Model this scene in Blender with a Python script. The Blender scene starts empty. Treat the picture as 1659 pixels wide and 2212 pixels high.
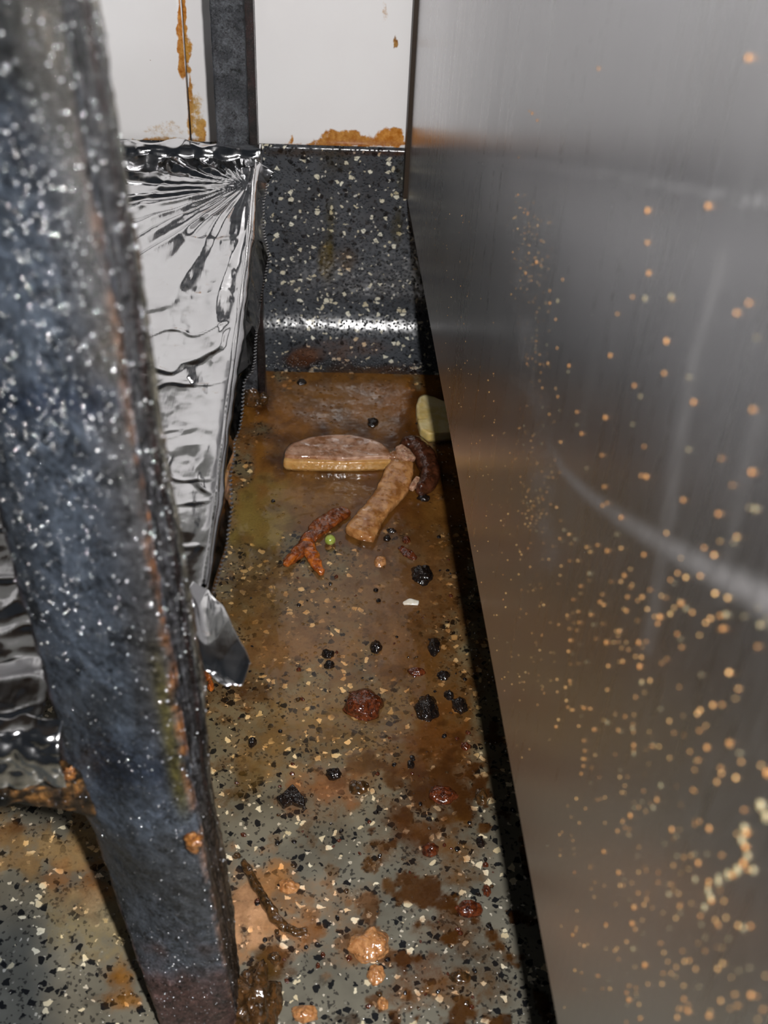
import bpy, math, random
import numpy as np
from mathutils import Matrix, Vector

random.seed(7)
rng = np.random.default_rng(7)
COL = bpy.context.scene.collection
S = bpy.context.scene

# ------------------------------------------------------------------ camera
FPX, CX, CY = 2600.0, 829.5, 1106.0
def nrm(v):
    v = np.asarray(v, float)
    return v / np.linalg.norm(v)
def cam_basis(nad=(674, 4000), yaw=-3.0):
    U = -nrm([nad[0]-CX, -(nad[1]-CY), -FPX])
    F = np.array([0, 0, -1.0])
    Y = nrm(F-F.dot(U)*U); X = np.cross(Y, U)
    a = math.radians(yaw)
    Y2 = math.cos(a)*Y+math.sin(a)*X
    return np.array([np.cross(Y2, U), Y2, U])
R = cam_basis()
CAM = np.array([0.0, -73.0, 49.0])          # all lengths in centimetres, meshes are scaled to metres
cd = bpy.data.cameras.new('camera')
co = bpy.data.objects.new('camera', cd); COL.objects.link(co)
M = Matrix([[*R[0], CAM[0]*.01], [*R[1], CAM[1]*.01], [*R[2], CAM[2]*.01], [0, 0, 0, 1]])
co.matrix_world = M
cd.sensor_fit = 'HORIZONTAL'; cd.sensor_width = 36.0
cd.lens = FPX/1659.0*36.0
cd.clip_start = 0.01
cd.dof.use_dof = True; cd.dof.focus_distance = 0.62; cd.dof.aperture_fstop = 21
S.camera = co

# ------------------------------------------------------------------ light
W = bpy.data.worlds.new('dim_kitchen'); S.world = W; W.use_nodes = True
W.node_tree.nodes['Background'].inputs[0].default_value = (0.75, 0.85, 1.0, 1)
W.node_tree.nodes['Background'].inputs[1].default_value = 0.022
fl = bpy.data.lights.new('flash', 'AREA'); fl.shape = 'RECTANGLE'; fl.size = 0.011; fl.size_y = 0.024
fl.energy = 4.3; fl.color = (1.0, 0.98, 0.965)
fo = bpy.data.objects.new('flash', fl); COL.objects.link(fo)
fo.location = (0.038, -0.725, 0.500)
fo.rotation_euler = (Vector((0.0, -0.14, 0.16))-Vector(fo.location)).to_track_quat('-Z', 'Y').to_euler()
S.view_settings.view_transform = 'Standard'
S.view_settings.look = 'None'
S.view_settings.exposure = 0.0
S.view_settings.gamma = 1.0
S.view_settings.use_curve_mapping = False

# ------------------------------------------------------------------ geometry helpers
def proj(P):
    v = (np.atleast_2d(P)-CAM) @ R
    return np.stack([CX+FPX*v[:, 0]/-v[:, 2], CY-FPX*v[:, 1]/-v[:, 2]], 1)
def ray(px, py):
    return R @ np.array([px-CX, -(py-CY), -FPX])
def hit(px, py, ax, val):
    d = ray(px, py)
    return CAM+d*(val-CAM[ax])/d[ax]
def hitp(px, py, o, n):
    d = ray(px, py)
    return CAM+d*np.dot(np.asarray(o)-CAM, n)/np.dot(d, n)
def fpt(px, py, z=0.0):
    return hit(px, py, 2, z)

def _h(ix, iy, iz, s):
    n = (ix*374761393+iy*668265263+iz*2147483647+s*974634777) & 0xffffffff
    n = ((n ^ (n >> 13))*1274126177) & 0xffffffff
    n = ((n ^ (n >> 15))*2246822519) & 0xffffffff
    return ((n ^ (n >> 16)) & 0xffffff)/16777215.0
def vn(p, s=0):
    p = np.asarray(p, float); i = np.floor(p).astype(np.int64); f = p-i
    f = f*f*(3-2*f); r = 0
    for a in (0, 1):
        for b in (0, 1):
            for c in (0, 1):
                w = (f[..., 0] if a else 1-f[..., 0])*(f[..., 1] if b else 1-f[..., 1])*(f[..., 2] if c else 1-f[..., 2])
                r = r+w*_h(i[..., 0]+a, i[..., 1]+b, i[..., 2]+c, s)
    return r
ROT = np.array([[.80, .36, -.48], [-.60, .48, -.64], [0, .80, .60]])
def fbm(p, o=4, s=0):
    p = np.asarray(p, float); r = 0; a = 0.5; t = 0
    q = p
    for k in range(o):
        r = r+a*vn(q, s+k); t += a; a *= 0.5
        q = (q @ ROT)*2.03+3.7
    return r/t
def ridge(p, o=3, s=0):
    p = np.asarray(p, float); r = 0; a = 0.5; t = 0
    for k in range(o):
        r = r+a*np.abs(vn(p*2**k, s+k)*2-1); t += a; a *= 0.5
    return r/t
def facet(p, s=0):
    """crumpled facets: lower envelope of random tilted planes on jittered cells"""
    p = np.asarray(p, float); i = np.floor(p).astype(np.int64)
    best = np.full(p.shape[:-1], 1e9)
    for a in (-1, 0, 1):
        for b in (-1, 0, 1):
            cx_ = i[..., 0]+a; cy_ = i[..., 1]+b; z = np.zeros_like(cx_)
            qx = cx_+_h(cx_, cy_, z, s); qy = cy_+_h(cx_, cy_, z, s+1)
            dx = p[..., 0]-qx; dy = p[..., 1]-qy
            v = .42*(dx*dx+dy*dy)+(_h(cx_, cy_, z, s+2)-.5)*dx*1.0+(_h(cx_, cy_, z, s+3)-.5)*dy*1.0+_h(cx_, cy_, z, s+4)*.25
            best = np.minimum(best, v)
    return best-.25
def sst(a, b, x):
    t = np.clip((x-a)/(b-a), 0, 1); return t*t*(3-2*t)

def srgb(r, g, b):
    f = lambda c: (c/255/12.92) if c <= 10 else ((c/255+.055)/1.055)**2.4
    return (f(r), f(g), f(b))

def tag(o, label=None, cat=None, group=None, kind=None):
    if label: o['label'] = label
    if cat: o['category'] = cat
    if group: o['group'] = group
    if kind: o['kind'] = kind
    return o
def empty(name, loc):
    o = bpy.data.objects.new(name, None); COL.objects.link(o)
    o.empty_display_size = 0.01
    o.location = Vector(loc)*.01
    return o
def mesh(name, V, F, mat, parent=None, loc=None, smooth=True, cols=None):
    V = np.asarray(V, float)
    if loc is None:
        loc = np.zeros(3)
    off = np.asarray(loc, float)
    if parent is not None:
        off = np.array(parent['_o']) if '_o' in parent else np.array(parent.location)*100
        if parent.parent is not None:
            off = off+np.array(parent.parent.location)*100
    me = bpy.data.meshes.new(name)
    me.from_pydata(((V-off)*.01).tolist(), [], [tuple(f) for f in F])
    if smooth: me.polygons.foreach_set('use_smooth', [True]*len(me.polygons))
    if cols:
        for k, c in cols.items():
            a = me.color_attributes.new(k, 'FLOAT_COLOR', 'POINT')
            a.data.foreach_set('color', np.asarray(c, np.float32).ravel())
    me.materials.append(mat); me.update()
    o = bpy.data.objects.new(name, me); COL.objects.link(o)
    if parent is not None: o.parent = parent
    else: o.location = Vector(off)*.01
    return o
def grid_faces(m, n, wrap=False):
    F = []
    nn = n if wrap else n-1
    for i in range(m-1):
        for j in range(nn):
            k = (j+1) % n
            F.append((i*n+j, i*n+k, (i+1)*n+k, (i+1)*n+j))
    return F
def box_vf(x0, x1, y0, y1, z0, z1):
    V = [(x, y, z) for x in (x0, x1) for y in (y0, y1) for z in (z0, z1)]
    F = [(0, 1, 3, 2), (4, 6, 7, 5), (0, 4, 5, 1), (2, 3, 7, 6), (0, 2, 6, 4), (1, 5, 7, 3)]
    return V, F
def bevel(o, w=.05, seg=2):
    m = o.modifiers.new('bevel', 'BEVEL'); m.width = w*.01; m.segments = seg; m.limit_method = 'ANGLE'
    return o

# ------------------------------------------------------------------ materials
class NT:
    def __init__(s, name):
        s.m = bpy.data.materials.new(name); s.m.use_nodes = True
        s.t = s.m.node_tree; s.b = s.t.nodes['Principled BSDF']
        tc = s.t.nodes.new('ShaderNodeTexCoord')
        s.co = s.vm('SCALE', tc.outputs['Object'], scale=100.0)
    def n(s, ty, **k):
        x = s.t.nodes.new('ShaderNode'+ty)
        for a, v in k.items(): setattr(x, a, v)
        return x
    def put(s, sock, v):
        if isinstance(v, bpy.types.NodeSocket): s.t.links.new(v, sock)
        elif isinstance(v, (tuple, list)) and len(v) == 3 and sock.type == 'RGBA': sock.default_value = (*v, 1)
        else: sock.default_value = v
    def vm(s, op, a, b=None, scale=None):
        x = s.n('VectorMath', operation=op); s.put(x.inputs[0], a)
        if b is not None: s.put(x.inputs[1], b)
        if scale is not None: s.put(x.inputs['Scale'], scale)
        return x.outputs[0]
    def ma(s, op, a, b=0.0, c=None, clamp=False):
        x = s.n('Math', operation=op); x.use_clamp = clamp
        s.put(x.inputs[0], a); s.put(x.inputs[1], b)
        if c is not None: s.put(x.inputs[2], c)
        return x.outputs[0]
    def mix(s, f, a, b, mode='MIX'):
        x = s.n('Mix', data_type='RGBA', blend_type=mode)
        s.put(x.inputs[0], f); s.put(x.inputs[6], a); s.put(x.inputs[7], b)
        return x.outputs[2]
    def noise(s, scale, detail=3, co=None, rough=.5, dist=0):
        x = s.n('TexNoise'); s.put(x.inputs['Vector'], co or s.co); x.inputs['Scale'].default_value = scale
        x.inputs['Detail'].default_value = detail; x.inputs['Roughness'].default_value = rough
        x.inputs['Distortion'].default_value = dist
        return x.outputs['Fac']
    def vor(s, scale, feat='F1', co=None, out='Color'):
        x = s.n('TexVoronoi', feature=feat); s.put(x.inputs['Vector'], co or s.co); x.inputs['Scale'].default_value = scale
        return x.outputs[out]
    def mr(s, v, a, b, c=0.0, d=1.0, smooth=True):
        x = s.n('MapRange'); x.interpolation_type = 'SMOOTHSTEP' if smooth else 'LINEAR'
        s.put(x.inputs[0], v)
        for i, q in enumerate((a, b, c, d)): s.put(x.inputs[i+1], q)
        return x.outputs[0]
    def sep(s, v):
        x = s.n('SeparateXYZ'); s.put(x.inputs[0], v); return x.outputs
    def scl(s, v3):
        return s.vm('MULTIPLY', s.co, v3)
    def attr(s, name):
        x = s.n('Attribute', attribute_name=name); return x.outputs['Color'], x.outputs['Alpha']
    def bump(s, h, strength=.3, dist=.0005, prev=None):
        x = s.n('Bump'); x.inputs['Strength'].default_value = strength; x.inputs['Distance'].default_value = dist
        s.put(x.inputs['Height'], h)
        if prev is not None: s.put(x.inputs['Normal'], prev)
        return x.outputs[0]
    def mix_r(s, a, b, f):
        x = s.n('Mix', data_type='FLOAT'); s.put(x.inputs[0], f); s.put(x.inputs[2], a); s.put(x.inputs[3], b); return x.outputs[0]
    def domes(s, scale, keep=.5, r=.42, co=None):
        co = co or s.co
        d = s.vor(scale, co=co, out='Distance'); rn = s.sep(s.vor(scale, co=co))
        h = s.ma('SUBTRACT', 1.0, s.ma('POWER', s.ma('DIVIDE', d, r), 2.0), clamp=True)
        return s.ma('MULTIPLY', h, s.ma('GREATER_THAN', rn[0], 1-keep))
    def fin(s, **k):
        for a, v in k.items():
            s.put(s.b.inputs[a.replace('_', ' ')], v)
        return s.m

def mat_terrazzo(name, cement, chip_hi=.930, dark_lo=.795, glint=4.0, keep=.12, gh=.8, cr=.06, und=.35, cw=.4):
    t = NT(name)
    warp = t.n('TexNoise'); t.put(warp.inputs['Vector'], t.co); warp.inputs['Scale'].default_value = 6.0
    co2 = t.vm('ADD', t.co, t.vm('SCALE', warp.outputs['Color'], scale=.16))
    rnd = t.sep(t.vor(3.3, co=co2))
    edge = t.vor(3.3, 'DISTANCE_TO_EDGE', co=co2, out='Distance')
    inn = t.ma('GREATER_THAN', edge, .085)
    cream = t.ma('MULTIPLY', t.ma('GREATER_THAN', rnd[0], chip_hi), inn)
    dark = t.ma('MULTIPLY', t.ma('MULTIPLY', t.ma('GREATER_THAN', rnd[0], dark_lo), t.ma('LESS_THAN', rnd[0], chip_hi)), inn)
    rnd2 = t.sep(t.vor(8.5, co=t.vm('ADD', co2, (7.3, 1.1, 3.7))))
    small = t.ma('GREATER_THAN', rnd2[0], .90)
    smallw = t.ma('GREATER_THAN', rnd2[1], .985)
    base = t.mix(t.mr(t.noise(.35, 4), .35, .65), tuple(c*.8 for c in cement), tuple(c*1.2 for c in cement))
    base = t.mix(t.ma('MULTIPLY', small, .75), base, (.012, .012, .013))
    base = t.mix(smallw, base, (.5, .48, .42))
    base = t.mix(dark, base, (.010, .011, .013))
    creamc = t.mix(rnd[1], (.74, .72, .60), (.50, .44, .30))
    base = t.mix(cream, base, creamc)
    tint, _ = t.attr('tint')
    base = t.mix(1.0, base, tint, 'MULTIPLY')
    st, al = t.attr('stain')
    nz = t.noise(1.5, 9, rough=.78)
    nz2 = t.noise(7.0, 4, rough=.7)
    a = t.ma('ADD', al, t.ma('MULTIPLY', t.ma('SUBTRACT', nz, .5), t.ma('MULTIPLY', t.ma('MULTIPLY', al, t.ma('SUBTRACT', 1.0, al)), 5.0)))
    a = t.mr(a, .05, .95)
    big = t.noise(.5, 5, rough=.65)
    stc = t.mix(1.0, st, t.mix(t.ma('ADD', t.ma('MULTIPLY', nz2, .5), t.ma('MULTIPLY', big, .5)), (.25, .22, .18), (1.65, 1.7, 1.8)), 'MULTIPLY')
    film = t.mix(1.0, base, t.mix(1.0, st, (5.2, 5.2, 5.2), 'MULTIPLY'), 'MULTIPLY')
    mid = t.mix(t.mr(al, .45, .95, .12, 1.0), film, stc)
    colr = t.mix(a, base, mid)
    h = t.ma('ADD', t.ma('MULTIPLY', t.noise(1.8, 1), und), t.ma('MULTIPLY', t.domes(glint, keep), gh))
    rough = t.mr(a, 0, 1, .30, .22)
    bm = t.bump(h, .6, .0007)
    return t.fin(Base_Color=colr, Roughness=rough, Normal=bm, Specular_IOR_Level=.25, Coat_Weight=cw, Coat_Roughness=cr, Coat_IOR=1.6, Coat_Normal=bm)

M_FLOOR = mat_terrazzo('wet_terrazzo', (.135, .132, .112))
M_COVE = mat_terrazzo('terrazzo_cove', (.055, .060, .068), .90, .80, 5.0, .9, 3.0, .20, .9, .7)

def mat_tile():
    t = NT('white_tile')
    st, al = t.attr('stain')
    nz = t.noise(2.2, 6, rough=.7)
    a = t.mr(t.ma('ADD', al, t.ma('MULTIPLY', t.ma('SUBTRACT', nz, .5), t.ma('MULTIPLY', al, 2.4))), .3, .6)
    base = t.mix(t.mr(t.noise(.12, 3), .3, .7), (.82, .80, .80), (.85, .84, .84))
    spk = t.ma('GREATER_THAN', t.sep(t.vor(1.1))[0], .93)
    dd = t.ma('LESS_THAN', t.vor(1.1, out='Distance'), .055)
    base = t.mix(t.ma('MULTIPLY', t.ma('MULTIPLY', spk, dd), .7), base, (.30, .17, .08))
    stc = t.mix(t.mr(t.noise(2.5, 6, rough=.75), .35, .65), (.22, .07, .012), (.66, .38, .12))
    c = t.mix(a, base, t.mix(.5, st, stc))
    return t.fin(Base_Color=c, Roughness=.16, Specular_IOR_Level=.5, Normal=t.bump(t.noise(.6, 2), .12, .001))
M_TILE = mat_tile()

def mat_foil(name, rough=.16, bs=.25, base=.86):
    t = NT(name)
    h = t.ma('ADD', t.ma('MULTIPLY', t.noise(.9, 2), 1.0), t.ma('MULTIPLY', t.noise(1.0, 2, co=t.scl((3.5, .6, 1))), .5))
    gr = t.mr(t.noise(.8, 5, rough=.7), .62, .75)
    c = t.mix(t.ma('MULTIPLY', gr, .35), (base, base, base*1.01), (.45, .28, .14))
    return t.fin(Base_Color=c, Metallic=1.0, Roughness=t.mr(t.noise(2, 3), .3, .7, rough*.7, rough*1.4), Normal=t.bump(h, bs, .001))
M_FOIL = mat_foil('kitchen_foil', .14, .22, .78)

def mat_steel():
    t = NT('brushed_steel')
    uv = t.scl((40, 40, .12))
    brush = t.noise(1.0, 3, co=uv, rough=.7)
    brush2 = t.noise(1.0, 3, co=t.scl((2.5, 2.5, .08)), rough=.6)
    st, al = t.attr('stain')
    nz = t.noise(1.0, 4, co=t.scl((6, 6, 1.2)))
    a = t.ma('MULTIPLY', al, t.mr(nz, .25, .75, .45, 1.0))
    met = t.ma('SUBTRACT', 1.0, t.ma('MULTIPLY', a, .75))
    c = t.mix(brush2, (.68, .68, .695), (.71, .71, .725))
    c = t.mix(a, c, st)
    rough = t.ma('ADD', t.mr(brush2, .3, .7, .26, .29), t.ma('MULTIPLY', a, .25))
    tn = t.n('CombineXYZ'); tn.inputs[0].default_value = dirp[0]; tn.inputs[1].default_value = dirp[1]
    return t.fin(Base_Color=c, Metallic=met, Roughness=rough, Anisotropic=.7, Tangent=tn.outputs[0],
                 Normal=t.bump(brush, .03, .0001))

def mat_iron(name, bumpy=.8, wet=.28, spark=1.0):
    t = NT(name)
    st, al = t.attr('stain')
    n1 = t.noise(1.3, 7, rough=.72, dist=.6)
    n2 = t.noise(9, 5, rough=.75)
    n3 = t.noise(3.2, 6, rough=.8, dist=1.5)
    k = t.ma('ADD', t.mr(n1, .36, .64, .12, 1.15, False), t.ma('ADD', t.mr(n2, .35, .7, -.35, .6, False), t.mr(n3, .38, .64, -.35, .65, False)))
    k = t.ma('MAXIMUM', k, .06)
    kk = t.n('CombineColor'); t.put(kk.inputs[0], k); t.put(kk.inputs[1], k); t.put(kk.inputs[2], k)
    c = t.mix(1.0, st, kk.outputs[0], 'MULTIPLY')
    c = t.mix(t.ma('MULTIPLY', t.mr(t.noise(4.5, 6, rough=.8), .60, .72), .45), c, (.20, .17, .14))
    c = t.mix(t.ma('MULTIPLY', t.mr(t.noise(2.1, 6, rough=.8, dist=1), .62, .74), .6), c, (.028, .018, .010))
    str_ = t.noise(1.0, 5, co=t.scl((16, 16, .7)), rough=.7)
    c = t.mix(al, c, t.mix(1.0, c, t.mix(t.mr(str_, .4, .62), (.25, .2, .17), (2.8, 2.7, 2.6)), 'MULTIPLY'))
    d1 = t.domes(7.0, .08, .3); d2 = t.domes(14.0, .10, .3)
    dm = t.ma('MULTIPLY', t.mr(t.ma('ADD', d1, d2), .02, .1), spark)
    c = t.mix(dm, c, (.42, .44, .47))
    h = t.ma('ADD', t.ma('MULTIPLY', n2, .8), t.ma('ADD', d1, t.ma('MULTIPLY', d2, .6)))
    h = t.ma('ADD', h, t.ma('MULTIPLY', t.ma('MULTIPLY', str_, al), 2.0))
    bm = t.bump(h, bumpy, .0008)
    return t.fin(Base_Color=c, Metallic=t.ma('ADD', .15, t.ma('MULTIPLY', dm, .8)), Roughness=t.mix_r(t.mr(n1, .3, .7, wet, wet+.25), .16, dm), Normal=bm, Coat_Normal=bm,
                 Specular_IOR_Level=.22, Coat_Weight=.35, Coat_Roughness=.14)
M_IRON = mat_iron('greasy_cast_iron')

def mat_food(name, c1, c2, scale=1.4, rough=.25, sss=.15, bs=.4, coat=.5):
    t = NT(name)
    n = t.noise(scale, 5, rough=.65, dist=.4)
    c = t.mix(t.mr(n, .35, .65), c1, c2)
    bm = t.bump(t.ma('ADD', t.ma('MULTIPLY', t.noise(scale*1.6, 1), .8), t.ma('MULTIPLY', t.domes(4.5, .35, .4), .9)), bs, .0008)
    return t.fin(Base_Color=c, Roughness=rough+.1, Specular_IOR_Level=.2, Normal=bm, Coat_Normal=bm, Coat_Weight=min(1, coat+.3), Coat_IOR=1.8,
                 Coat_Roughness=.07, Subsurface_Weight=sss, Subsurface_Scale=.002)
M_MUSH = mat_food('wet_mushroom_flesh', srgb(128, 80, 42), srgb(190, 150, 124), .8)
M_MUSHCUT = mat_food('mushroom_cut_edge', srgb(190, 140, 75), srgb(205, 160, 100), 2.0)
M_STEM = mat_food('stained_mushroom_stem', srgb(140, 88, 42), srgb(188, 136, 84))
M_CAP = mat_food('dark_mushroom_skin', srgb(52, 26, 14), srgb(86, 48, 30), 3, .18)
M_GILL = mat_food('mushroom_gills', srgb(150, 105, 80), srgb(205, 165, 135), 4)
M_PEPPER = mat_food('orange_vegetable_skin', srgb(120, 52, 12), srgb(178, 98, 34), 3)
M_PEPDARK = mat_food('browned_vegetable_skin', srgb(78, 34, 10), srgb(134, 70, 26), 3)
M_ONION = mat_food('pale_onion_flesh', srgb(205, 178, 110), srgb(222, 205, 155), .8, bs=.15)
M_PEA = mat_food('green_pea_skin', srgb(135, 150, 55), srgb(170, 180, 95), 3, bs=.1)
M_CHAR = mat_food('burnt_grease', (.004, .003, .003), (.016, .009, .006), 5, .12, 0, .9, .8)
M_REDLUMP = mat_food('red_brown_residue', srgb(52, 22, 10), srgb(104, 50, 24), 4, .15, .05, .8, .8)
M_TAN = mat_food('tan_food_lump', srgb(150, 98, 55), srgb(190, 138, 90), 4, .2, .1, .8, .7)
M_SLUDGE = mat_food('brown_sludge', srgb(40, 28, 13), srgb(88, 60, 32), 2, .15, .05, .9, .8)
M_SHELL = mat_food('white_shell', srgb(225, 215, 195), srgb(235, 230, 220), 3, bs=.1)
M_RUSTNUG = mat_food('rust_crust', srgb(70, 36, 14), srgb(140, 92, 44), 6, .25, .05, 1.0, .6)
M_DROP = mat_food('amber_grease', srgb(150, 100, 52), srgb(205, 160, 104), 3, .12, .2, .1, 1.0)
M_DROP2 = mat_food('clear_grease', srgb(105, 98, 76), srgb(150, 140, 108), 3, .12, .2, .1, 1.0)
def mat_wet():
    t = NT('wet_grease_beads'); return t.fin(Base_Color=t.mix(t.noise(2, 3), (.55, .57, .60), (.85, .86, .88)), Roughness=.13, Metallic=.92, Coat_Weight=1.0, Coat_Roughness=.05)
M_WET = mat_wet()
def flat(name, c, rough=.5, metal=0.0):
    t = NT(name); return t.fin(Base_Color=t.mix(t.noise(3, 4), tuple(x*.6 for x in c), tuple(x*1.3 for x in c)), Roughness=rough, Metallic=metal)
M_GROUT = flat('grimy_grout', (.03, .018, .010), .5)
M_DARK = flat('dark_steel', (.05, .05, .052), .45, .6)

# ------------------------------------------------------------------ painting of dirt that has its own shape, and of painted shade rims
def blobs(px, L, seed, base_noise=.35, sc=.02, soft=.2):
    """composite a list of (x, y, rx, ry, rgb, opacity) dirt or painted shade patches over points px"""
    C = np.zeros((len(px), 3)); A = np.zeros(len(px))
    q = np.column_stack([px*sc, np.zeros(len(px))])
    for k, (x, y, rx, ry, rgb, op) in enumerate(L):
        w = (fbm(q*1.0, 4, seed+k*7)-.5)*2*base_noise*1.6
        d = np.sqrt(((px[:, 0]-x)/rx)**2+((px[:, 1]-y)/ry)**2)+w
        a = op*(1-sst(soft, 1.2, d))
        na = a+A*(1-a)
        C = np.where(na[:, None] > 1e-5, (np.array(srgb(*rgb))*a[:, None]+C*(A*(1-a))[:, None])/np.maximum(na, 1e-5)[:, None], C)
        A = na
    return C, A

# ------------------------------------------------------------------ floor and cove
BROWN = (122, 80, 28); OCHRE = (120, 92, 45); TAN = (150, 118, 78); DBR = (62, 34, 12); PINK = (182, 138, 100)
floor_stains_shade = [
    (760, 1450, 420, 420, (122, 88, 48), .34), (900, 1500, 200, 500, (92, 62, 28), .38), (560, 1350, 130, 250, (96, 72, 34), .3),
    (740, 930, 420, 230, BROWN, .97), (720, 1080, 330, 90, (122, 84, 38), .9),
    (560, 1120, 90, 90, (118, 100, 48), .8), (640, 900, 120, 40, (140, 90, 40), .6), (850, 870, 120, 40, (145, 90, 35), .6),
    (900, 1000, 120, 120, (105, 62, 20), .6), (930, 1180, 110, 100, (92, 60, 26), .5),
    (760, 1280, 210, 130, (125, 95, 62), .50), (900, 1290, 130, 130, (95, 58, 24), .5),
    (560, 1290, 90, 110, (80, 60, 25), .42),
    (600, 1400, 110, 80, (110, 75, 38), .45), (720, 1400, 190, 60, (135, 98, 62), .4),
    (520, 1500, 70, 60, DBR, .55), (880, 1420, 120, 80, (100, 62, 22), .45), (700, 1560, 200, 100, (140, 112, 68), .32),
    (960, 1500, 100, 120, (95, 60, 22), .45), (940, 1620, 100, 100, (90, 50, 18), .6), (960, 1720, 110, 90, DBR, .72),
    (690, 1710, 110, 55, (128, 84, 50), .65), (900, 1800, 80, 70, (74, 40, 12), .65), (1000, 1850, 70, 90, (105, 70, 26), .5),
    (560, 1640, 100, 60, (140, 112, 70), .4), (530, 1690, 60, 60, (85, 66, 24), .45),
    (540, 1980, 75, 120, PINK, .92), (600, 1900, 60, 60, (170, 120, 70), .6), (640, 2020, 70, 50, (150, 100, 55), .6),
    (720, 1950, 110, 60, (160, 120, 85), .35), (790, 2050, 90, 60, (150, 108, 70), .4),
    (590, 2080, 55, 50, (80, 50, 20), .7), (560, 2140, 50, 80, (70, 50, 18), .75),
    (960, 1990, 80, 90, (80, 48, 16), .55), (920, 2110, 90, 60, (90, 52, 18), .55), (1010, 2150, 110, 70, (100, 66, 26), .5),
    (1060, 2060, 60, 60, (85, 56, 22), .4), (860, 2150, 60, 40, (110, 70, 30), .4),
    (730, 966, 165, 72, (58, 30, 10), .9), (905, 1005, 50, 75, (52, 26, 9), .8), (925, 895, 48, 62, (60, 32, 10), .8), (690, 1160, 90, 75, (84, 48, 16), .55), (812, 1090, 85, 120, (80, 44, 16), .7), (785, 1520, 58, 44, (60, 30, 10), .7), (555, 860, 50, 40, (50, 24, 8), .85), (600, 950, 60, 22, (70, 38, 14), .6), (940, 860, 60, 30, (64, 34, 12), .6),  # greasy rims that also paint a shaded outline around the scraps
    (120, 1830, 200, 70, (150, 122, 82), .72), (190, 1920, 110, 70, (150, 105, 62), .65), (170, 2000, 140, 90, (150, 138, 108), .5),
    (265, 2130, 50, 60, (140, 96, 40), .7), (40, 1790, 60, 25, (90, 55, 20), .6), (250, 1990, 60, 100, (150, 135, 105), .5),
]
def tensor(lo, hi, flo, fhi, st, cs):
    return np.concatenate([np.arange(lo, flo, cs), np.arange(flo, fhi, st), np.arange(fhi, hi+cs, cs)])
xs = tensor(-90, 60, -18, 13, .14, 3.0)
ys = np.concatenate([np.arange(-110, -52, 2.0), np.arange(-52, -3.999, .14), [-4.0]])
GX, GY = np.meshgrid(xs, ys)
V = np.column_stack([GX.ravel(), GY.ravel(), np.zeros(GX.size)])
hz = (fbm(V*.5, 4, 3)-.5)*.10
hz *= 1-sst(-5.5, -4.0, V[:, 1])
V[:, 2] = hz
infr = V[:, 1] > -60
PX = proj(np.where(infr[:, None], V, [0, -50, 0]))
Cs, As = blobs(PX, floor_stains_shade, 11, .5, .03)
# small brown flecks and rings, irregular
fn = fbm(np.column_stack([V[:, 0]*1.1, V[:, 1]*1.1, np.zeros(len(V))]), 5, 77)
side = sst(600, 900, PX[:, 0])*sst(1350, 1600, PX[:, 1])
fa = sst(.56, .64, fn)*(.35+.45*side)
Cs = Cs*(1-fa)[:, None]+np.array(srgb(62, 36, 14))*fa[:, None]; As = fa+As*(1-fa)
As *= infr
As = np.where((PX[:, 0] < 100) & (PX[:, 1] > 1960), As*.15, As)
yel = sst(1950, 1500, PX[:, 1])*.75+.25
yel = np.where(PX[:, 0] < 330, .35, yel)
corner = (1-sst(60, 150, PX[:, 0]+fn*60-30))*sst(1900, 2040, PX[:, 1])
tint = np.ones((len(V), 3))
tint = tint*(1-yel[:, None])+np.array([1.0, .80, .50])*yel[:, None]
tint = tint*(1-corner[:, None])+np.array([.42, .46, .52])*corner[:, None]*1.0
tint4 = np.column_stack([tint, np.ones(len(V))])
floor = mesh('floor', V, grid_faces(len(ys), len(xs)), M_FLOOR, cols={'stain': np.column_stack([Cs, As]), 'tint': tint4})
tag(floor, kind='structure')

RC = 4.0; ZT = 14.7
prof = [(-RC+RC*math.sin(a)*1.0, RC-RC*math.cos(a)) for a in np.linspace(0, math.pi/2, 40)]
prof += [(0.0, z) for z in np.arange(RC+.15, ZT+.01, .15)]
prof += [(.25, ZT+.05), (.8, ZT+.05)]
xs = tensor(-90, 60, -20, 8, .15, 3.0)
V = np.array([(x, y, z) for (y, z) in prof for x in xs])
PX = proj(V)
cove_stains = [
    (740, 840, 500, 40, BROWN, .95), (660, 775, 90, 26, (75, 40, 14), .85), (780, 800, 140, 22, (70, 44, 22), .6),
    (760, 750, 120, 26, (150, 110, 85), .4), (860, 800, 60, 24, (90, 55, 25), .5),
    (705, 560, 22, 60, (95, 76, 20), .65), (750, 570, 30, 40, (110, 78, 28), .5), (715, 480, 16, 80, (85, 75, 25), .5),
    (858, 490, 18, 60, (80, 70, 25), .55), (865, 380, 20, 70, (66, 62, 30), .5), (730, 350, 50, 50, (70, 58, 26), .45),
    (640, 330, 120, 14, (90, 60, 24), .5), (820, 330, 90, 12, (90, 50, 18), .6),
]
Cs, As = blobs(PX, cove_stains, 51, .3)
cove = mesh('baseboard_back', V, [f[::-1] for f in grid_faces(len(prof), len(xs))], M_COVE,
            cols={'stain': np.column_stack([Cs, As]), 'tint': np.ones((len(V), 4))})
tag(cove, kind='structure')

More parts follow.
